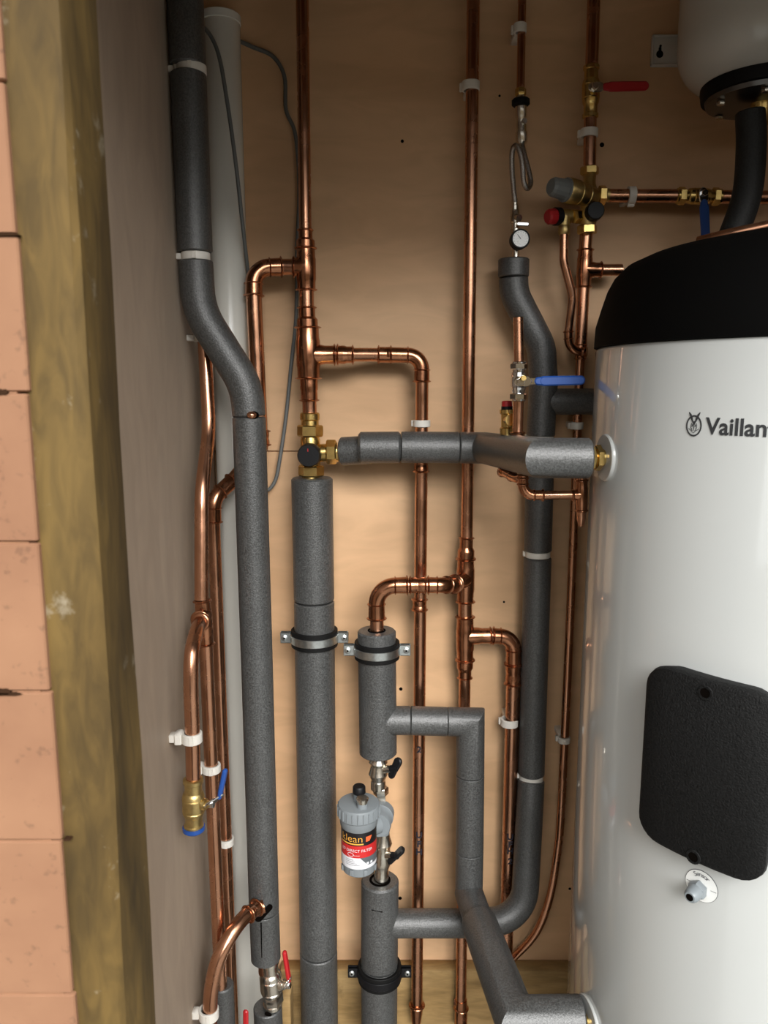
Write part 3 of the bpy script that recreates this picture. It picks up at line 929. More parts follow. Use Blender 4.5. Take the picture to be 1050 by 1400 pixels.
elbow(Dp, at(318, 657, 1.25), at(292, 681, 1.22), at(292, 715, 1.22), R28 * .85, bend=.03)
tube(Dp, pts((292, 712, 1.22), (318.5, 1400, 1.22)), R22)
clip(309, 1150, 1.22, R22, 'left', 'white clip low on the corner copper pipe behind the others', .012)
Ei = thing('insulated_pipe', 'short grey insulation sleeve on the left copper pipe at the bottom', 'insulated pipe', at(308, 1420, 1.1))
sleeve(Ei, pts((304, 1345, 1.105), (308, 1430, 1.105)), rad(27, 305, 1350, 1.1) + .002)

# valve under A
vA = ball_valve('nickel ball valve with a raised red lever at the bottom left', at(368, 1311, YA), at(373, 1376, YA), .0125, 'nickel', V((1, -.3, .1)), V((.45, 0, .9)), 'red_plastic', .052, nuts=None, stem_len=.014, arm=.014, grip_w=.010, tilt=V((-.12, 0, 1)), bulge=1.45)
mb = MB(); mb.hexnut(at(372, 1352, YA), at(374, 1371, YA), .0175); mb.build('hex_nut', 'nickel', vA)
A2 = thing('insulated_pipe', 'torn grey insulation sleeve below the red lever nickel valve', 'insulated pipe', at(367, 1440, YA))
sleeve(A2, pts((366, 1376, YA), (372, 1450, YA)), RA * .98)
mb = MB(); c = at(365, 1386, YA - RA); mb.slab(c, c + V((.005, 0, -.002)), V((0, 1, .1)), .008, .006, .003); mb.build('torn_opening', 'dark_hole', A2)
c0 = at(336, 1392, 1.1)
lv = thing('lever_handle', 'red lever handle peeking up at the bottom edge of the corner', 'lever', at(336, 1425, 1.1))
mb = MB(); mb.slab(at(336, 1425, 1.1), at(336, 1384, 1.1), V((.3, 1, 0)), .009, .009, .006, bev=.002); mb.build('grip', 'red_plastic', lv)
mb = MB(); mb.slab(at(331, 1412, 1.105), at(342, 1412, 1.105), V((0, 1, 0)), .016, .016, .008); mb.build('hub', 'black_plastic', lv)

# ------------------------------------------------------------ C: central riser
YC = 1.28
C_ = thing('copper_riser', 'copper riser with stacked tees above the black valve knob', 'pipe', at(423, 570, YC))
tube(C_, pts((414, -40, YC), (417.5, 322, YC)), .0099)
coupling(C_, at(417.5, 313, YC), at(418, 341, YC), .0099, R28)
tee(C_, at(418, 338, YC), at(419, 398, YC), at(400, 365, YC), R28, R28 * .97)
tube(C_, pts((419, 395, YC), (420, 452, YC)), R28 * .9)
coupling(C_, at(419.5, 419, YC), at(420.5, 450, YC), R28 * .9, R35 * .92)
tee(C_, at(420.5, 446, YC), at(422, 519, YC), at(459, 485, YC), R35, R28)
coupling(C_, at(422, 515, YC), at(423, 549, YC), R28, R28 * .94)
tube(C_, pts((423, 545, YC), (423.5, 572, YC)), R28 * .9)
tv = thing('three_way_valve', 'brass three way valve with round black knob on the riser', 'valve', at(425, 652, YC))
cv = at(425, 620, YC)
mb = MB(); mb.lathe(at(423.5, 564, YC), at(425, 656, YC), [(0, .0145), (.02, .0165), (.1, .0165), (.12, .0145), (.2, .0150), (.35, .0150), (.4, .0165), (.8, .0165), (.9, .015), (1, .015)], 24)
mb.lathe(cv, at(462, 618, YC), [(0, .0150), (.6, .0150), (.62, .0165), (1, .0165)], 20)
mb.lathe(cv, cv + V((0, -.022, 0)), [(0, .016), (1, .014)], 20); mb.build('valve_body', 'brass', tv)
for a_, b_, r_ in ((at(424, 581, YC), at(424, 597, YC), .0215), (at(425.5, 636, YC), at(425.5, 651, YC), .0215), (at(446, 618, YC), at(460, 618, YC), .0205)):
    mb = MB(); mb.hexnut(a_, b_, r_); mb.build('hex_nut', 'brass', tv)
mb = MB(); k0 = cv + V((0, -.020, -.0)); mb.lathe(k0, k0 + V((0, -.02, 0)), [(0, .0185), (.05, .0195), (.85, .0185), (1, .017)], 32)
kb = mb.build('knob', 'black_plastic', tv)
mb = MB(); km = k0 + V((-.001, -.0203, .011)); mb.slab(km, km + V((0, 0, -.004)), V((0, 1, 0)), .0013, .0013, .0006, bev=.0001); mb.build('pointer_mark', 'red_plastic', kb)
RC = rad(56.5, 427, 720, YC - .01)
Ci = thing('insulated_pipe', 'thick grey insulated pipe standing below the black valve knob', 'insulated pipe', at(437, 1420, YC))
sleeve(Ci, pts((426.5, 653, YC), (429.5, 821, YC)), RC, inset=.003)
sleeve(Ci, pts((429.5, 822, YC), (435.5, 1298, YC)), RC)
sleeve(Ci, pts((435.5, 1300, YC), (437.5, 1450, YC)), RC * 1.005)
ring_clamp(430, 871, YC, RC, 'steel and rubber clamp around the thick insulated pipe below the knob')

# H: branch to the right and down
YH = 1.305
H = thing('copper_pipe', 'copper pipe with an elbow dropping behind the horizontal insulation', 'pipe', at(569, 1400, YH))
tube(H, pts((455, 485, YC), (520, 485, YH)), R28 * .85)
coupling(H, at(460, 485, YC), at(484, 485, YC), R28, R28 * .9, name='reducer')
elbow(H, at(516, 485, YH), at(577, 486, YH), at(576.5, 523, YH), R28 * .88, bend=.024)
coupling(H, at(516, 485, YH), at(536, 485, YH), R28 * .88)
tube(H, pts((577, 518, YH), (570, 1383, YH)), R28 * .82)
coupling(H, at(575.8, 622, YH), at(575.6, 646, YH), R28 * .84)
mb = MB(); mb.lathe(at(570, 1371, YH), at(569, 1402, YH), [(0, R28 * .95), (.2, R28 * .95), (.5, R28 * .85), (1, R28 * .6)], 20); mb.bead(at(570, 1374, YH), V((0, 0, 1)), R28 * .88, .005); mb.build('socket', 'copper_fitting', H)
clip(576.5, 579, YH, R28 * .82, 'back', 'white clip on copper pipe just above the horizontal insulated pipe', .0115)
coupling(H, at(573.6, 818, YH), at(573.5, 835, YH), R28 * .84)
def pipe_text(root, s, px, py, Y, r, hpx):
    tvs, tfs = text_polys(s, rad(hpx, px, py, Y) * 2 / .7, 0.0006, 'CENTER')
    c = at(px, py, Y); mbt = MB()
    for x, y in tvs:
        th = x / r
        mbt.v.append(V((c.x + math.sin(th) * (r + .0006), c.y - math.cos(th) * (r + .0006), c.z + y)))
    mbt.f = tfs
    mbt.build('marker_lettering', 'black_ink', root, angle=80)
for ch_, y_ in (('2', 1025), ('U', 1141), ('F', 1153), ('H', 1164)):
    pipe_text(H, ch_, 572.5, y_, YH, R28 * .82, 8.5)

# I: long riser, tees and reducers
YI = 1.31
I = thing('copper_riser', 'tall copper riser with two tees in the middle of the wall', 'pipe', at(630, 1390, YI))
tube(I, pts((645.5, -40, YI), (638, 745, YI)), R22)
coupling(I, at(637.8, 734, YI), at(636.8, 766, YI), R22, R28, name='reducer')
tee(I, at(636.8, 762, YI), at(636, 824, YI), at(622, 798, YI - .035), R28, R28 * .9)
tube(I, pts((636, 820, YI), (636, 850, YI)), R28 * .92)
tee(I, at(636, 842, YI), at(635.8, 904, YI), at(672, 869, YI), R28, R28 * .92)
coupling(I, at(635.8, 900, YI), at(635.5, 928, YI), R28 * .98, R22, name='reducer')
tube(I, pts((635.5, 922, YI), (630, 1385, YI)), R22)
mb = MB(); mb.lathe(at(630.5, 1366, YI), at(630, 1400, YI), [(0, R22 * 1.1), (.3, R22 * 1.2), (1, R22 * 1.2)], 20); mb.bead(at(630.5, 1378, YI), V((0, 0, 1)), R22 * 1.05, .005)
mb.lathe(at(630.5, 1371, YI), at(624, 1368, W - .044), [(0, R22), (1, R22)], 16)
mb.build('socket', 'copper_fitting', I)
clip(643.5, 118, YI, R22, 'back', 'white clip high on the tall middle copper riser', .0135)
K = thing('copper_pipe', 'copper pipe turning down from the second tee beside dark insulation', 'pipe', at(690, 1330, YI))
elbow(K, at(673, 869, YI), at(702.5, 871, YI), at(702, 910, YI), R28 * .95, bend=.026)
coupling(K, at(702, 905, YI), at(701.5, 936, YI), R28 * .95)
tube(K, pts((701.5, 930, YI), (690, 1400, YI)), R28 * .93)
clip(696.5, 987, YI, R28 * .93, 'back', 'white clip on the copper pipe right of the mitred grey elbow', .0135)
for ch_, y_ in (('U', 1143), ('F', 1153), ('H', 1162), ('2', 1176)):
    pipe_text(K, ch_, 696, y_, YI, R28 * .93, 8.5)

# J: branch from first tee into the insulated vertical
YJ = 1.245
J = thing('copper_branch', 'copper swan neck linking the first tee to the insulated pipe', 'pipe', at(515, 850, YJ))
elbow(J, at(621, 799, YI - .037), at(606, 800, YJ), at(584, 800, YJ), R28 * .92, bend=.02)
tube(J, pts((586, 800, YJ), (552, 800, YJ)), R28 * .88)
coupling(J, at(583, 800, YJ), at(559, 800, YJ), R28 * .9)
elbow(J, at(558, 800, YJ), at(514.5, 801, YJ), at(515, 847, YJ), R28 * .95, bend=.032)
tube(J, pts((515, 840, YJ), (515.5, 875, YJ)), R28 * .88)
RJ = rad(52, 515, 930, YJ)
Ji = thing('insulated_pipe', 'thick grey insulated pipe under the copper swan neck with side branch', 'insulated pipe', at(516, 1044, YJ))
zt_j = at(515, 862, YJ)
mb = MB(); q = [at(515, 862, YJ), at(517, 1030, YJ)]
mb.sweep(q, RJ, 34, inset=.0025); mb.build('foam_sleeve', 'foam_grey', Ji)
mb = MB(); mb.ring(at(515, 862, YJ) + V((0, 0, .0004)), V((0, 0, 1)), R28 * .95, R28 * 1.15, .0012, 28, .0002); mb.build('bore_gap', 'dark_hole', Ji)
ring_clamp(515.5, 888, YJ, RJ, 'steel and rubber clamp around the insulated pipe under the swan neck')
RL = rad(39, 600, 985, YJ - .005)
YL = YJ - .005
sleeve(Ji, pts((525, 985, YL), (561, 985, YL)), RL, name='branch_sleeve', inset=.001)
L_ = thing('insulated_pipe', 'grey insulated pipe with mitred corner dropping forward to the cylinder', 'insulated pipe', at(700, 1390, .97))
sleeve(L_, pts((561.5, 985, YL), (611, 986.5, YL)), RL, inset=.001)
sleeve(L_, pts((611.5, 986.5, YL), (643, 987, YL), (642.8, 1058, YL)), RL, inset=.001)
sleeve(L_, pts((642.8, 1059, YL), (642, 1162, YL)), RL, inset=.001)
sleeve(L_, pts((642, 1163, YL), (641, 1220, YL)), RL, inset=.001)
Q0, Q1, Q2 = at(640.5, 1219, YL), at(655, 1262, YL - .075), at(705, 1394, .945)
sleeve(L_, [Q0, Q0 + (Q1 - Q0) * .98], RL * 1.04, inset=.001)
RS2 = RL * 1.24
sleeve(L_, [Q0 + (Q1 - Q0) * .99, Q0 + (Q2 - Q0) * 1.0, at(796, 1393, .945)], RS2, inset=.002)

# lower insulated pipe with clamp
RJ2 = rad(51, 518, 1260, YJ)
J2 = thing('insulated_pipe', 'thick grey insulated pipe rising below the filter', 'insulated pipe', at(519, 1420, YJ))
sleeve(J2, pts((519.5, 1203, YJ), (518.5, 1318, YJ)), RJ2, inset=.003)
sleeve(J2, pts((518.5, 1319, YJ), (518, 1450, YJ)), RJ2 * .99, inset=.001)
mb = MB(); mb.ring(at(519.5, 1203, YJ) + V((0, 0, .0004)), V((0, 0, 1)), .0145, .019, .0012, 28, .0002); mb.build('bore_gap', 'dark_hole', J2)
mb = MB(); c = at(518, 1246, YJ - RJ2); mb.slab(c + V((-.012, .003, .001)), c + V((.006, 0, -.001)), V((0, 1, 0)), .0014, .001, .003, bev=.0002); mb.build('slit', 'dark_hole', J2)
ring_clamp(519, 1328, YJ, RJ2, 'black painted clamp around the insulated pipe below the filter', 'black_plastic', 'black_plastic')
ym = 1262
YM = 1.305
MI = thing('insulated_pipe', 'dark grey insulated pipe swept up beside the cylinder to the gauge', 'insulated pipe', at(600, 1262, YJ))
RM = rad(37, 600, 1262, YJ)
sleeve(MI, pts((528, 1262, YJ), (630, 1262, YJ), (716, 1258, 1.262), (724.5, 1100, 1.295), (726, 1066, YM)), RM, bend=.07, mat='foam_grey')
sleeve(MI, pts((726.2, 1058, YM), (731, 900, YM), (735, 762, YM)), RM * .98)
sleeve(MI, pts((735.2, 753, YM), (739, 601, YM)), RM * .98)
sleeve(MI, pts((739, 596, YM), (743, 520, YM), (740, 474, YM), (703, 402, YM), (702, 380, YM)), RM * .98, bend=.07)
sleeve(MI, pts((702, 379, YM), (702.5, 354, YM)), RM * 1.03)
sleeve(MI, pts((742, 549, YM), (830, 549, YM)), RM * .9, name='branch_sleeve')
tube(MI, pts((726, 1075, YM), (739, 595, YM)), R22, name='copper_tube')
for px, py, lb in ((726, 1062, 'white clip in the lower gap of the dark swept insulated pipe'), (735, 757.5, 'white clip in the middle gap of the dark swept insulated pipe'), (739, 598, 'white clip on dark insulated pipe behind the near grey sleeve')):
    clip(px, py, YM, R22 + .0075, 'back', lb, .0105)

# S: horizontal insulated pipe from three way valve to the cylinder
YS = 1.255
RS = rad(43, 560, 612, YS)
S = thing('insulated_pipe', 'grey insulated pipe running from the brass valve to the cylinder port', 'insulated pipe', at(463, 618, YC))
sleeve(S, pts((467, 617, YC), (505, 615, YC - .012)), RS * .92, n=28)
sleeve(S, pts((490, 612, YS), (548, 611.5, YS)), RS, inset=.004)
sleeve(S, pts((548.5, 611.5, YS), (627, 612, YS)), RS, inset=.001)
E1 = at(738, 626, .972)
sleeve(S, [at(627.5, 612, YS), at(662, 612.5, YS), E1, at(806, 626.5, .972)], RS * 1.0, inset=.002)
zlast = at(806, 626.5, .972)

# R: bleed stub with blue lever valve
YR = 1.085
R_ = thing('copper_stub', 'upright open copper stub with a soldered foot on the sloping sleeve', 'pipe', at(708, 600, YR))
tube(R_, pts((708.5, 434, YR), (709.5, 500, YR)), .0066)
tube(R_, pts((709, 540, YR), (707.5, 602, YR)), .0074)
coupling(R_, at(707.7, 590, YR), at(707.5, 604, YR), .0078, name='socket', beads=(True, False))
mb = MB(); c = at(708.5, 433.7, YR); mb.lathe(c, c + V((0, 0, .0004)), [(0, .0056), (1, .0056)], 16); mb.build('bore', 'dark_hole', R_)
mb = MB(); mb.ring(at(708.5, 441, YR), V((0, 0, 1)), .0064, .0071, .002, 20, .0004); mb.build('bead', 'copper', R_)
bv = ball_valve('chrome ball valve with a blue lever on the upright copper stub', at(709.5, 494, YR), at(708.5, 549, YR), .0075, 'chrome', V((0, -1, 0)), V((1, 0, .02)), 'blue_plastic', .058, metal='chrome', stem_len=.008, arm=.028, grip_w=.0135, bulge=1.35)
mb = MB(); c = at(711, 517, YR) + V((0, -.0265, 0)); mb.lathe(c, c + V((0, -.003, 0)), [(0, .004), (1, .0035)], 12); mb.build('spindle_tip', 'brass', bv)
YD = 1.12
dv = thing('drain_valve', 'small brass valve with a red cap behind the upright copper stub', 'valve', at(693, 597, YD))
mb = MB(); mb.lathe(at(693, 594, YD), at(693, 560, YD), [(0, .010), (.25, .0105), (.3, .0085), (.8, .0085), (.85, .0105), (1, .0105)], 20)
mb.lathe(at(693, 574, YD), at(699, 574, YD - .02), [(0, .007), (.8, .0085), (1, .0085)], 16); mb.build('valve_body', 'brass', dv)
mb = MB(); mb.lathe(at(693, 561, YD), at(693, 555.5, YD), [(0, .0082), (1, .0082)], 24); mb.build('collar', 'black_plastic', dv)
mb = MB(); mb.lathe(at(693, 555.5, YD), at(693, 548, YD), [(0, .0078), (.85, .0076), (1, .006)], 12, 0); mb.build('cap', 'red_plastic', dv, angle=20)

# T: small bore copper under the near sleeve
YTt = 1.06
T = thing('small_copper_pipe', 'small bore copper pipe and elbow hanging below the near grey sleeve', 'pipe', at(720, 677, YTt))
tube(T, pts((688, 645, 1.12), (705, 654, 1.08), (716, 652, YTt)), .0062, smooth=True)
elbow(T, at(715, 652, YTt), at(715, 677, YTt), at(744, 677, YTt), .0066, bend=.016)
coupling(T, at(715, 648, YTt), at(715, 664, YTt), .0064, name='socket')
tube(T, pts((740, 677, YTt), (797, 676.5, YTt)), .0062)
coupling(T, at(686, 644, 1.125), at(701, 651, 1.095), .0066, name='socket')
tube(T, pts((795.5, 648, YTt), (795.3, 700, YTt)), .0072)
tee(T, at(795.5, 655, YTt), at(795.3, 700, YTt), at(781, 677, YTt), .0068, .0062)
mb = MB(); mb.lathe(at(795, 696, YTt), at(794.5, 720, YTt), [(0, .0066), (.6, .0062), (.9, .004), (1, .002)], 16); mb.build('pinched_end', 'copper', T)

# ------------------------------------------------------------ N: cold feed on the right
YN = 1.31
Nn = thing('copper_pipe', 'copper feed pipe beside the cylinder curving away at the bottom', 'pipe', at(700, 1312, YN))
tube(Nn, pts((802, 312, YN), (799, 352, YN)), R22)
tee(Nn, at(800.5, 340, YN), at(797.5, 394, YN), at(823, 369, YN), R22 * 1.02, R22 * .98)
tube(Nn, pts((820, 369, YN), (850, 369, YN)), R22 * .9)
tube(Nn, pts((797.7, 388, YN), (793.5, 484, YN)), R22 * .97)
tee(Nn, at(795, 470, YN), at(794, 492, YN), at(803, 480, YN - .004), R15 * 1.1, R15)
tube(Nn, smooth_path(pts((793.8, 484, YN), (790, 560, YN), (786, 680, YN), (777, 900, YN), (767, 1110, YN), (762, 1165, YN), (752, 1225, 1.32), (733, 1275, 1.33), (700, 1311, 1.342), (690, 1319, 1.345)), 6), R15)
clip(788.5, 582, YN, R15, 'back', 'white clip on copper feed pipe just above the near sleeve', .012)
clip(771, 1011, YN, R15, 'back', 'white clip low on the copper feed pipe beside the cylinder', .011)
Nt = thing('copper_pipe', 'copper feed pipe coming down from the top to the red lever valve', 'pipe', at(808, 95, YN))
tube(Nt, pts((809.5, -40, YN), (808.8, 95, YN)), R22 * .97)
tube(Nt, pts((807, 155, YN), (806, 236, YN)), R22 * .97)
clip(805.5, 182, YN, R22 * .97, 'back', 'white clip between the red lever valve and the reducing valve', .0125)
ball_valve('brass lever valve with a red handle pointing right near the top', at(808.5, 89, YN), at(807, 162, YN), .0095, 'brass', V((0, -1, 0)), V((1, 0, .02)), 'red_plastic', .060, metal='nickel', nuts=None, stem_len=.01, arm=.022, grip_w=.0145, bulge=1.4)

# pressure reducing valve
YV = 1.30
pv = thing('pressure_reducing_valve', 'brass pressure reducing valve with a grey adjuster on the feed', 'valve', at(802, 320, YV))
mb = MB()
mb.lathe(at(806, 240, YN), at(805, 268, YV), [(0, .0105), (.4, .010), (.6, .012), (1, .015)], 20)
mb.lathe(at(805, 266, YV), at(803, 316, YV), [(0, .016), (.4, .013), (.6, .016), (.85, .0125), (1, .0125)], 22)
mb.lathe(at(806, 267, YV), at(832, 267, YV), [(0, .012), (.5, .0105), (1, .0105)], 18)
bx0, bx1 = at(814, 270, YV - .002), at(774, 260, YV - .026)
mb.lathe(bx0, bx1, [(0, .012), (.15, .0145), (.3, .0160), (.32, .0152), (.36, .0170), (.6, .0178), (.62, .0168), (.66, .0192), (.95, .0198), (1, .0185)], 28)
mb.build('valve_body', 'brass_cast', pv)
for a_, b_, r_ in ((at(806, 228, YN), at(806, 239, YN), .0150), (at(802.5, 308, YV), at(802.5, 320, YV), .0160), (at(818, 267, YV), at(828, 267, YV), .0150)):
    mb = MB(); mb.hexnut(a_, b_, r_); mb.build('hex_nut', 'brass', pv)
dd = (bx1 - bx0).normalized()
mb = MB(); mb.lathe(bx1, bx1 + dd * .030, [(0, .0185), (.10, .0185), (.12, .0158), (.85, .0145), (1, .0115)], 14); mb.build('adjuster_knob', 'grey_dial_plastic', pv, angle=20)
kc = at(808, 293, YV) + V((0, -.016, 0))
mb = MB(); mb.lathe(kc + V((0, .006, 0)), kc + V((0, -.014, 0)), [(0, .0135), (.3, .0148), (.9, .0140), (1, .0125)], 14); mb.build('blanking_plug', 'black_plastic', pv, angle=25)
# relief valve with red cap
YX = 1.285
rv = thing('relief_valve', 'small brass relief valve with a red twist cap left of the reducing valve', 'valve', at(771, 322, YX))
mb = MB()
mb.lathe(at(797, 296, YV), at(764, 296, YX), [(0, .008), (.25, .0095), (.3, .007), (.5, .007), (.55, .0115), (1, .0125)], 20)
mb.lathe(at(771, 296, YX), at(771, 321, YX), [(0, .010), (.5, .0085), (.55, .0095), (.9, .0095), (1, .008)], 18)
mb.build('valve_body', 'brass_cast', rv)
mb = MB(); mb.hexnut(at(793, 296, YV), at(784, 296, YX), .0115); mb.build('hex_nut', 'brass', rv)
mb = MB(); mb.lathe(at(765, 296, YX), at(758, 296, YX - .004), [(0, .0138), (1, .0138)], 24); mb.build('collar', 'black_plastic', rv)
mb = MB(); mb.lathe(at(758, 296, YX - .004), at(748, 296.5, YX - .01), [(0, .0125), (.8, .0118), (1, .009)], 10); mb.build('twist_cap', 'red_plastic', rv, angle=20)
Oo = thing('small_copper_pipe', 'thin copper overflow pipe with a double bend below the red twist cap', 'pipe', at(785, 480, YX))
tube(Oo, pts((771, 317, YX), (770.5, 358, YX), (783, 406, YX + .005), (777, 455, YX + .01)), R15 * .9, bend=.05)
elbow(Oo, at(777, 452, YX + .01), at(777.5, 481, YX + .01), at(797, 481, YX + .012), R15 * .88, bend=.022)

# P: horizontal pipe with blue lever valve
Pp = thing('copper_pipe', 'horizontal copper pipe running right from the reducing valve', 'pipe', at(830, 268, YN))
tube(Pp, pts((826, 267.5, YN), (930, 268, YN)), R22)
tube(Pp, pts((980, 269, YN), (1060, 270, YN)), R22)
clip(863, 267.5, YN, R22, 'back', 'white clip on the horizontal copper pipe near the top right', .0115, axis=V((1, 0, 0)))
ball_valve('brass valve with a hanging dark blue lever behind the cylinder cap', at(924, 268, YN), at(986, 269, YN), .0092, 'brass', V((0, -1, 0)), V((.12, 0, -1)), 'blue_plastic', .062, metal='chrome', stem_len=.010, arm=.018, grip_w=.0145, bulge=1.35)

# Q: filling loop
YQ = 1.31
Qp = thing('small_copper_pipe', 'small copper pipe from the top down to the filling loop', 'pipe', at(711.5, 122, YQ))
tube(Qp, pts((711.5, -40, YQ), (711.5, 126, YQ)), .0064)
clip(711, 39, YQ, .0064, 'back', 'white clip at the very top on the small filling pipe', .0135)
cvv = thing('check_valve', 'slim nickel check valve with a black collar above the braided hose', 'valve', at(712, 198, YQ))
mb = MB(); mb.lathe(at(712, 130, YQ), at(713, 197, YQ), [(0, .0062), (.04, .006), (.22, .0075), (.24, .0092), (.45, .0088), (.47, .0078), (.6, .0082), (.75, .0082), (.76, .0095), (.95, .0095), (1, .007)], 20); mb.build('valve_body', 'nickel', cvv)
mb = MB(); mb.hexnut(at(711.8, 121, YQ), at(711.8, 131, YQ), .0088); mb.build('hex_nut', 'brass', cvv)
mb = MB(); mb.lathe(at(712, 135, YQ), at(712, 145, YQ), [(0, .012), (.2, .0145), (.8, .0145), (1, .012)], 16); mb.build('collar', 'black_rubber', cvv)
mb = MB(); c = at(716, 166, YQ - .008); mb.lathe(c + V((0, .004, 0)), c + V((.001, -.003, 0)), [(0, .0048), (1, .0045)], 14); mb.build('test_screw', 'nickel', cvv)
hs = thing('braided_hose', 'steel braided filling hose looped above the pressure gauge', 'hose', at(704, 278, YQ))
hp = smooth_path(pts((713, 195, 1.31), (717, 212, 1.302), (723, 234, 1.295), (725.5, 250, 1.29), (721, 257.5, 1.283), (716, 248, 1.277), (714.5, 228, 1.272), (711, 208, 1.272), (705.5, 199, 1.276), (700.5, 207, 1.284), (700, 230, 1.294), (702, 255, 1.303), (704, 276, 1.308)), 6)
mb = MB(); mb.sweep(hp, .0041, 12); mb.build('hose_braid', 'braid', hs)
mb = MB(); mb.lathe(at(703.8, 272, YQ), at(704, 289, YQ), [(0, .005), (.5, .005), (.55, .006), (1, .006)], 14); mb.build('ferrule', 'nickel', hs)
iv = thing('isolating_valve', 'small nickel isolating valve with a short lever above the gauge', 'valve', at(704, 314, YQ))
mb = MB(); mb.lathe(at(704, 287, YQ), at(705, 318, YQ), [(0, .0068), (.2, .0072), (.25, .0085), (.55, .0088), (.6, .0065), (.8, .0065), (.85, .008), (1, .008)], 18)
mb.lathe(at(704, 297, YQ), at(710, 298, YQ - .012), [(0, .006), (1, .0055)], 14); mb.build('valve_body', 'nickel', iv)
mb = MB(); mb.slab(at(709, 306, YQ - .016), at(721, 306.5, YQ - .018), V((0, 1, 0)), .0062, .006, .002); mb.build('lever', 'chrome', iv)
pg = thing('pressure_gauge', 'round white pressure gauge standing on the insulated pipe', 'gauge', at(705, 354, YQ))
mb = MB(); mb.lathe(at(705, 316, YQ), at(705, 356, YQ), [(0, .006), (1, .0062)], 16); mb.build('gauge_stem', 'nickel', pg)
gc = at(711, 327, YQ - .022)
gd = V((.05, -1, .02)).normalized()
mb = MB(); mb.lathe(gc - gd * .016, gc + gd * .004, [(0, .012), (.15, .0150), (.8, .0155), (.95, .0155), (1, .0145), (1, .0128)], 36, cap=True); gcase = mb.build('gauge_case', 'black_plastic', pg)
mb = MB(); mb.lathe(gc + gd * .0041, gc + gd * .0044, [(0, .0126), (1, .0126)], 32); mb.build('dial', 'dial_white', gcase)
gx = V((1, .05, 0)).normalized()
mb = MB(); mb.slab(gc + gd * .0048, gc + gd * .0048 + (gx * -.5 + V((0, 0, .6))) * .011, gd, .0012, .0005, .0004, bev=.0001); mb.build('needle', 'grey_ink', gcase)
mb = MB()
for k in range(13):
    th = math.radians(-135 + 270 * k / 12)
    c = gc + gd * .0046 + (gx * math.sin(th) + V((0, 0, 1)) * math.cos(th)) * .0108
    mb.obox(c, gx, V((0, 0, 1)), gd, .0004, .0004, .0001)
mb.build('scale_marks', 'grey_ink', gcase)

# ------------------------------------------------------------ magnetic filter with its two valves
def butterfly_valve(label, a, b, r, wing_c, wing_dir):
    u_ = (b - a).normalized(); Lg = (b - a).length
    t = thing('isolating_valve', label, 'valve', b)
    mb = MB(); mb.lathe(a, b, [(0, r * .85), (.1, r * 1.0), (.2, r * 1.25), (.3, r * 1.0), (.4, r * 1.1), (.55, r * 1.3), (.65, r * 1.1), (.75, r * .9), (.8, r * 1.0), (1, r * 1.0)], 22); mb.build('valve_body', 'nickel', t)
    mid = a + (b - a) * .45
    mb = MB(); mb.lathe(mid, wing_c, [(0, r * .6), (1, r * .45)], 14); mb.build('spindle', 'nickel', t)
    wd = wing_dir.normalized(); sp = (wing_c - mid).normalized()
    mb = MB(); mb.lathe(wing_c - sp * .004, wing_c + sp * .008, [(0, .0065), (1, .0058)], 14)
    mb.slab(wing_c - wd * .013 + sp * .004, wing_c + wd * .013 + sp * .004, sp.cross(wd), .0125, .0125, .006, bev=.0015)
    mb.slab(wing_c + wd * .004 + sp * .004, wing_c + wd * .0135 + sp * .004, sp.cross(wd), .014, .015, .0075, bev=.0018)
    h = mb.build('butterfly_handle', 'black_plastic', t)
    mb = MB(); mb.lathe(wing_c + sp * .008, wing_c + sp * .0102, [(0, .003), (1, .0026)], 10); mb.build('handle_screw', 'nickel', h)
    return t
butterfly_valve('nickel isolating valve with black butterfly handle above the filter', at(517, 1032, YJ), at(517, 1078, YJ), .0132, at(537, 1051, YJ - .014), V((.45, 0, 1)))
butterfly_valve('nickel isolating valve with black butterfly handle below the filter', at(524, 1139, YJ), at(521, 1205, YJ), .0132, at(539, 1170, YJ - .022), V((.75, 0, .8)))
YF = 1.165
fl_ = thing('water_filter', 'grey canister filter with a black red and white label', 'filter', at(491, 1186, YF))
fa, fb = at(490, 1097, YF), at(491.3, 1187, YF)
fx, fyv = (fa.x + fb.x) / 2, YF
def zf(py): return at(490.5, py, YF).z
rb, rcap = rad(48, 491, 1140, YF), rad(57.5, 490, 1105, YF)
A0, A1 = V((fx, YF, 0)), V((fx, YF, 1))
mb = MB(); mb.lathe(A0, A1, [(zf(1187), rb * .86), (zf(1185.5), rb * .93), (zf(1175), rb * .99), (zf(1174), rb), (zf(1126), rb), (zf(1124), rb * 1.06), (zf(1113), rb * 1.1), (zf(1112), rb * 1.1)], 56); can = mb.build('canister', 'grey_plastic', fl_)
mb = MB()
nr = 24
prof = [(zf(1114), rcap * .95), (zf(1112.5), rcap), (zf(1099), rcap * .995), (zf(1097.3), rcap * .96), (zf(1097), rcap * .93)]
mb.lathe(A0, A1, prof, 72); lid = mb.build('screw_cap', 'grey_plastic', fl_)
for k in range(nr):
    th = 2 * math.pi * k / nr
    c = V((fx + math.sin(th) * (rcap + .0003), YF - math.cos(th) * (rcap + .0003), (zf(1112) + zf(1099)) / 2))
    mb = MB(); mb.obox(c, V((math.cos(th), math.sin(th), 0)), V((math.sin(th), -math.cos(th), 0)), V((0, 0, 1)), .0011, .0010, (zf(1099) - zf(1112)) / 2 * .95, .0004); mb.build('grip_rib', 'grey_plastic', lid)
ztop = zf(1097)
b1 = V((fx + .0005, YF + .010, ztop - .002)); b2 = V((fx + .0065, YF - .014, ztop - .002))
mb = MB(); mb.lathe(b1, b1 + V((0, 0, .015)), [(0, .0098), (.5, .0095), (1, .0085)], 20); mb.build('boss', 'grey_plastic', lid)
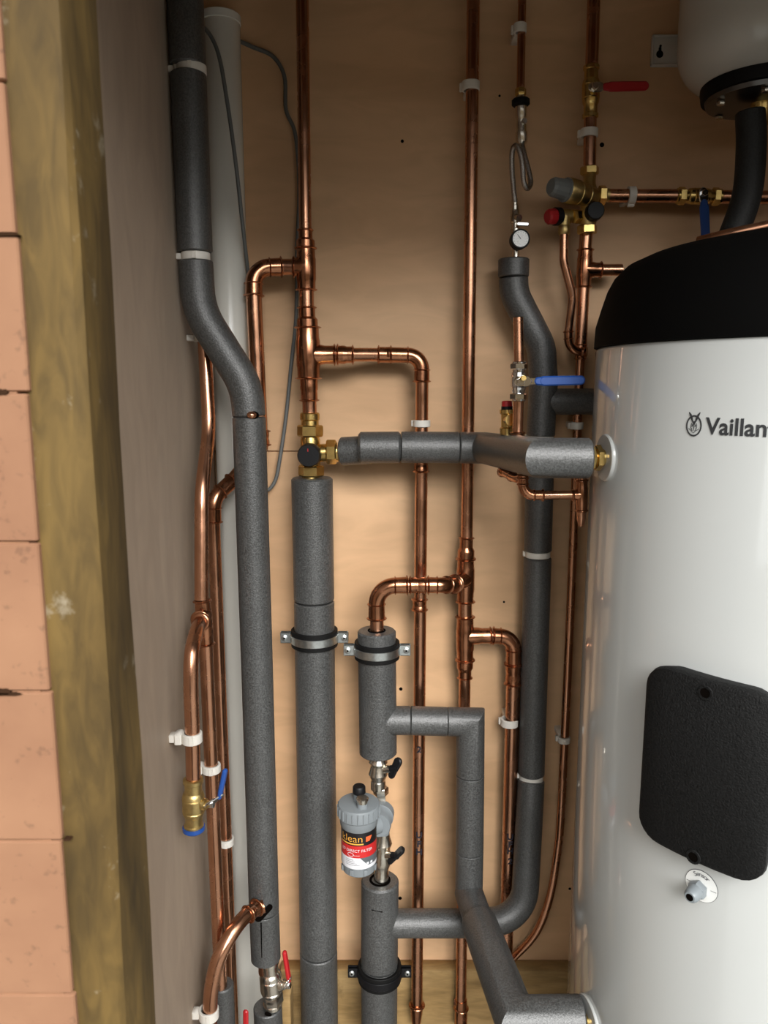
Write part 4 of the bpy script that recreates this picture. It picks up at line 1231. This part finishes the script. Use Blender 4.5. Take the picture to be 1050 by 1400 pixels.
mb = MB(); mb.lathe(b1 + V((0, 0, .013)), b1 + V((0, 0, .026)), [(0, .0098), (.1, .0108), (.85, .0105), (1, .009)], 24); mb.build('vent_cap', 'black_plastic', lid)
mb = MB(); mb.lathe(b2, b2 + V((0, 0, .010)), [(0, .0092), (1, .0085)], 20); mb.build('boss', 'grey_plastic', lid)
mb = MB(); mb.lathe(b2 + V((0, 0, .010)), b2 + V((0, 0, .019)), [(0, .0090), (.5, .0090), (.55, .0102), (.85, .0102), (1, .0085)], 24); mb.build('vent_screw', 'nickel', lid)
for k in range(4):
    th = math.radians(-70 + 47 * k)
    c = V((fx + math.sin(th) * rb * 1.0, YF - math.cos(th) * rb * 1.0, (zf(1185) + zf(1175)) / 2))
    mb = MB(); mb.obox(c, V((math.cos(th), math.sin(th), 0)), V((math.sin(th), -math.cos(th), 0)), V((0, 0, 1)), .0035, .0012, .0052, .0008); mb.build('grip_rib', 'grey_plastic', can)
# printed label wrapped round the canister
vdir = math.atan2(fx, YF)      # angle towards the viewer side is -vdir
def fpt(s, z, r): 
    th = s / rb
    return V((fx + math.sin(th) * r, YF - math.cos(th) * r, z))
def fband(name, mat, s0, s1, zlo, zhi, r, n=28):
    mb = MB()
    for k in range(n + 1):
        s = s0 + (s1 - s0) * k / n
        mb.v.append(fpt(s, zlo(s) if callable(zlo) else zlo, r)); mb.v.append(fpt(s, zhi(s) if callable(zhi) else zhi, r))
    for k in range(n):
        mb.f.append((2 * k, 2 * k + 2, 2 * k + 3, 2 * k + 1))
    return mb.build(name, mat, can, angle=80)
HW = rb * 1.75
zk0, zk1, zk2, zk3 = zf(1126), zf(1143), zf(1159), zf(1174)
fband('label_band', 'label_black', -HW, HW, zk1, zk0, rb + .0003)
fband('label_band', 'label_red', -HW, HW, zk2, zk1, rb + .0003)
fband('label_band', 'label_white', -HW, HW, zk3, zk2, rb + .0003)
fband('label_wedge', 'label_grey', .003, HW, lambda s: max(zk3 + .006, zk2 - (s - .003) * 1.1), zk2 + .0005, rb + .0005)
def ftext(s, size, sx, z, mat, off=0.0, stretch=1.0, align='LEFT'):
    tvs, tfs = text_polys(s, size, off, align)
    mb = MB()
    for x, y in tvs: mb.v.append(fpt(sx + x * stretch, z + y, rb + .0007))
    mb.f = tfs
    return mb.build('lettering', mat, can, angle=80)
ftext('klean', .0175, -.0312, zk1 + .0070, 'label_gold', -.00015, 1.06)
fband('label_underline', 'label_gold', -.034, .0085, zk1 + .0022, zk1 + .0046, rb + .0006)
fband('label_flash', 'label_orange', .0125, .0235, lambda q: zk1 + .0068 + max(q - .019, 0) * 1.7, zk1 + .0155, rb + .0007, 10)
ftext('ED DIRECT FILTER', .0068, -.031, zk2 + .0105, 'label_white', .0, 1.0)
mb = MB()
for k in range(2):
    o = [fpt(-.013 + .0055 * math.cos(t), zk2 + .0055 + (.0035 - k * .0) * math.sin(t), rb + .0007) for t in [2 * math.pi * i / 18 for i in range(18)]]
    i_ = [fpt(-.013 + .0047 * math.cos(t), zk2 + .0055 + .0028 * math.sin(t), rb + .0007) for t in [2 * math.pi * i / 18 for i in range(18)]]
    if k == 0:
        mb.v += o + i_
        for q in range(18): mb.f.append((q, (q + 1) % 18, 18 + (q + 1) % 18, 18 + q))
mb.build('label_swirl', 'label_white', can)
fband('label_rule', 'label_white', -.008, .002, zk2 + .0042, zk2 + .0048, rb + .0007)
for k, w_ in enumerate((.014, .016, .020, .024)):
    fband('label_rule', 'grey_ink', -.022, -.022 + w_, zk2 - .0035 - k * .003, zk2 - .0041 - k * .003, rb + .0006, 10)
for s in (.0135, .0205):
    fband('label_mark', 'label_white', s, s + .0042, zk3 + .0075, zk3 + .0115, rb + .0008, 4)
# pipe connection disc behind the canister
hc = at(523, 1117, YJ - .02)
mb = MB(); mb.lathe(hc + V((0, .022, 0)), hc + V((-.008, -.026, 0)), [(0, .017), (.1, .0215), (.45, .0225), (.5, .0205), (.8, .020), (.85, .022), (1, .021)], 36)
mb.lathe(at(521, 1100, YJ), at(524, 1142, YJ), [(0, .011), (.2, .013), (.8, .013), (1, .010)], 20)
mb.lathe(hc + V((-.008, -.02, 0)), V((fx, YF + rb * .6, hc.z)), [(0, .016), (1, .016)], 20)
mb.build('connector_disc', 'grey_plastic', fl_)
mb = MB(); mb.hexnut(at(520.5, 1076, YJ), at(521, 1086, YJ), .0135); mb.hexnut(at(521, 1086, YJ), at(521.5, 1100, YJ), .0105, 4, 0.5); mb.build('union_nut', 'nickel', fl_)
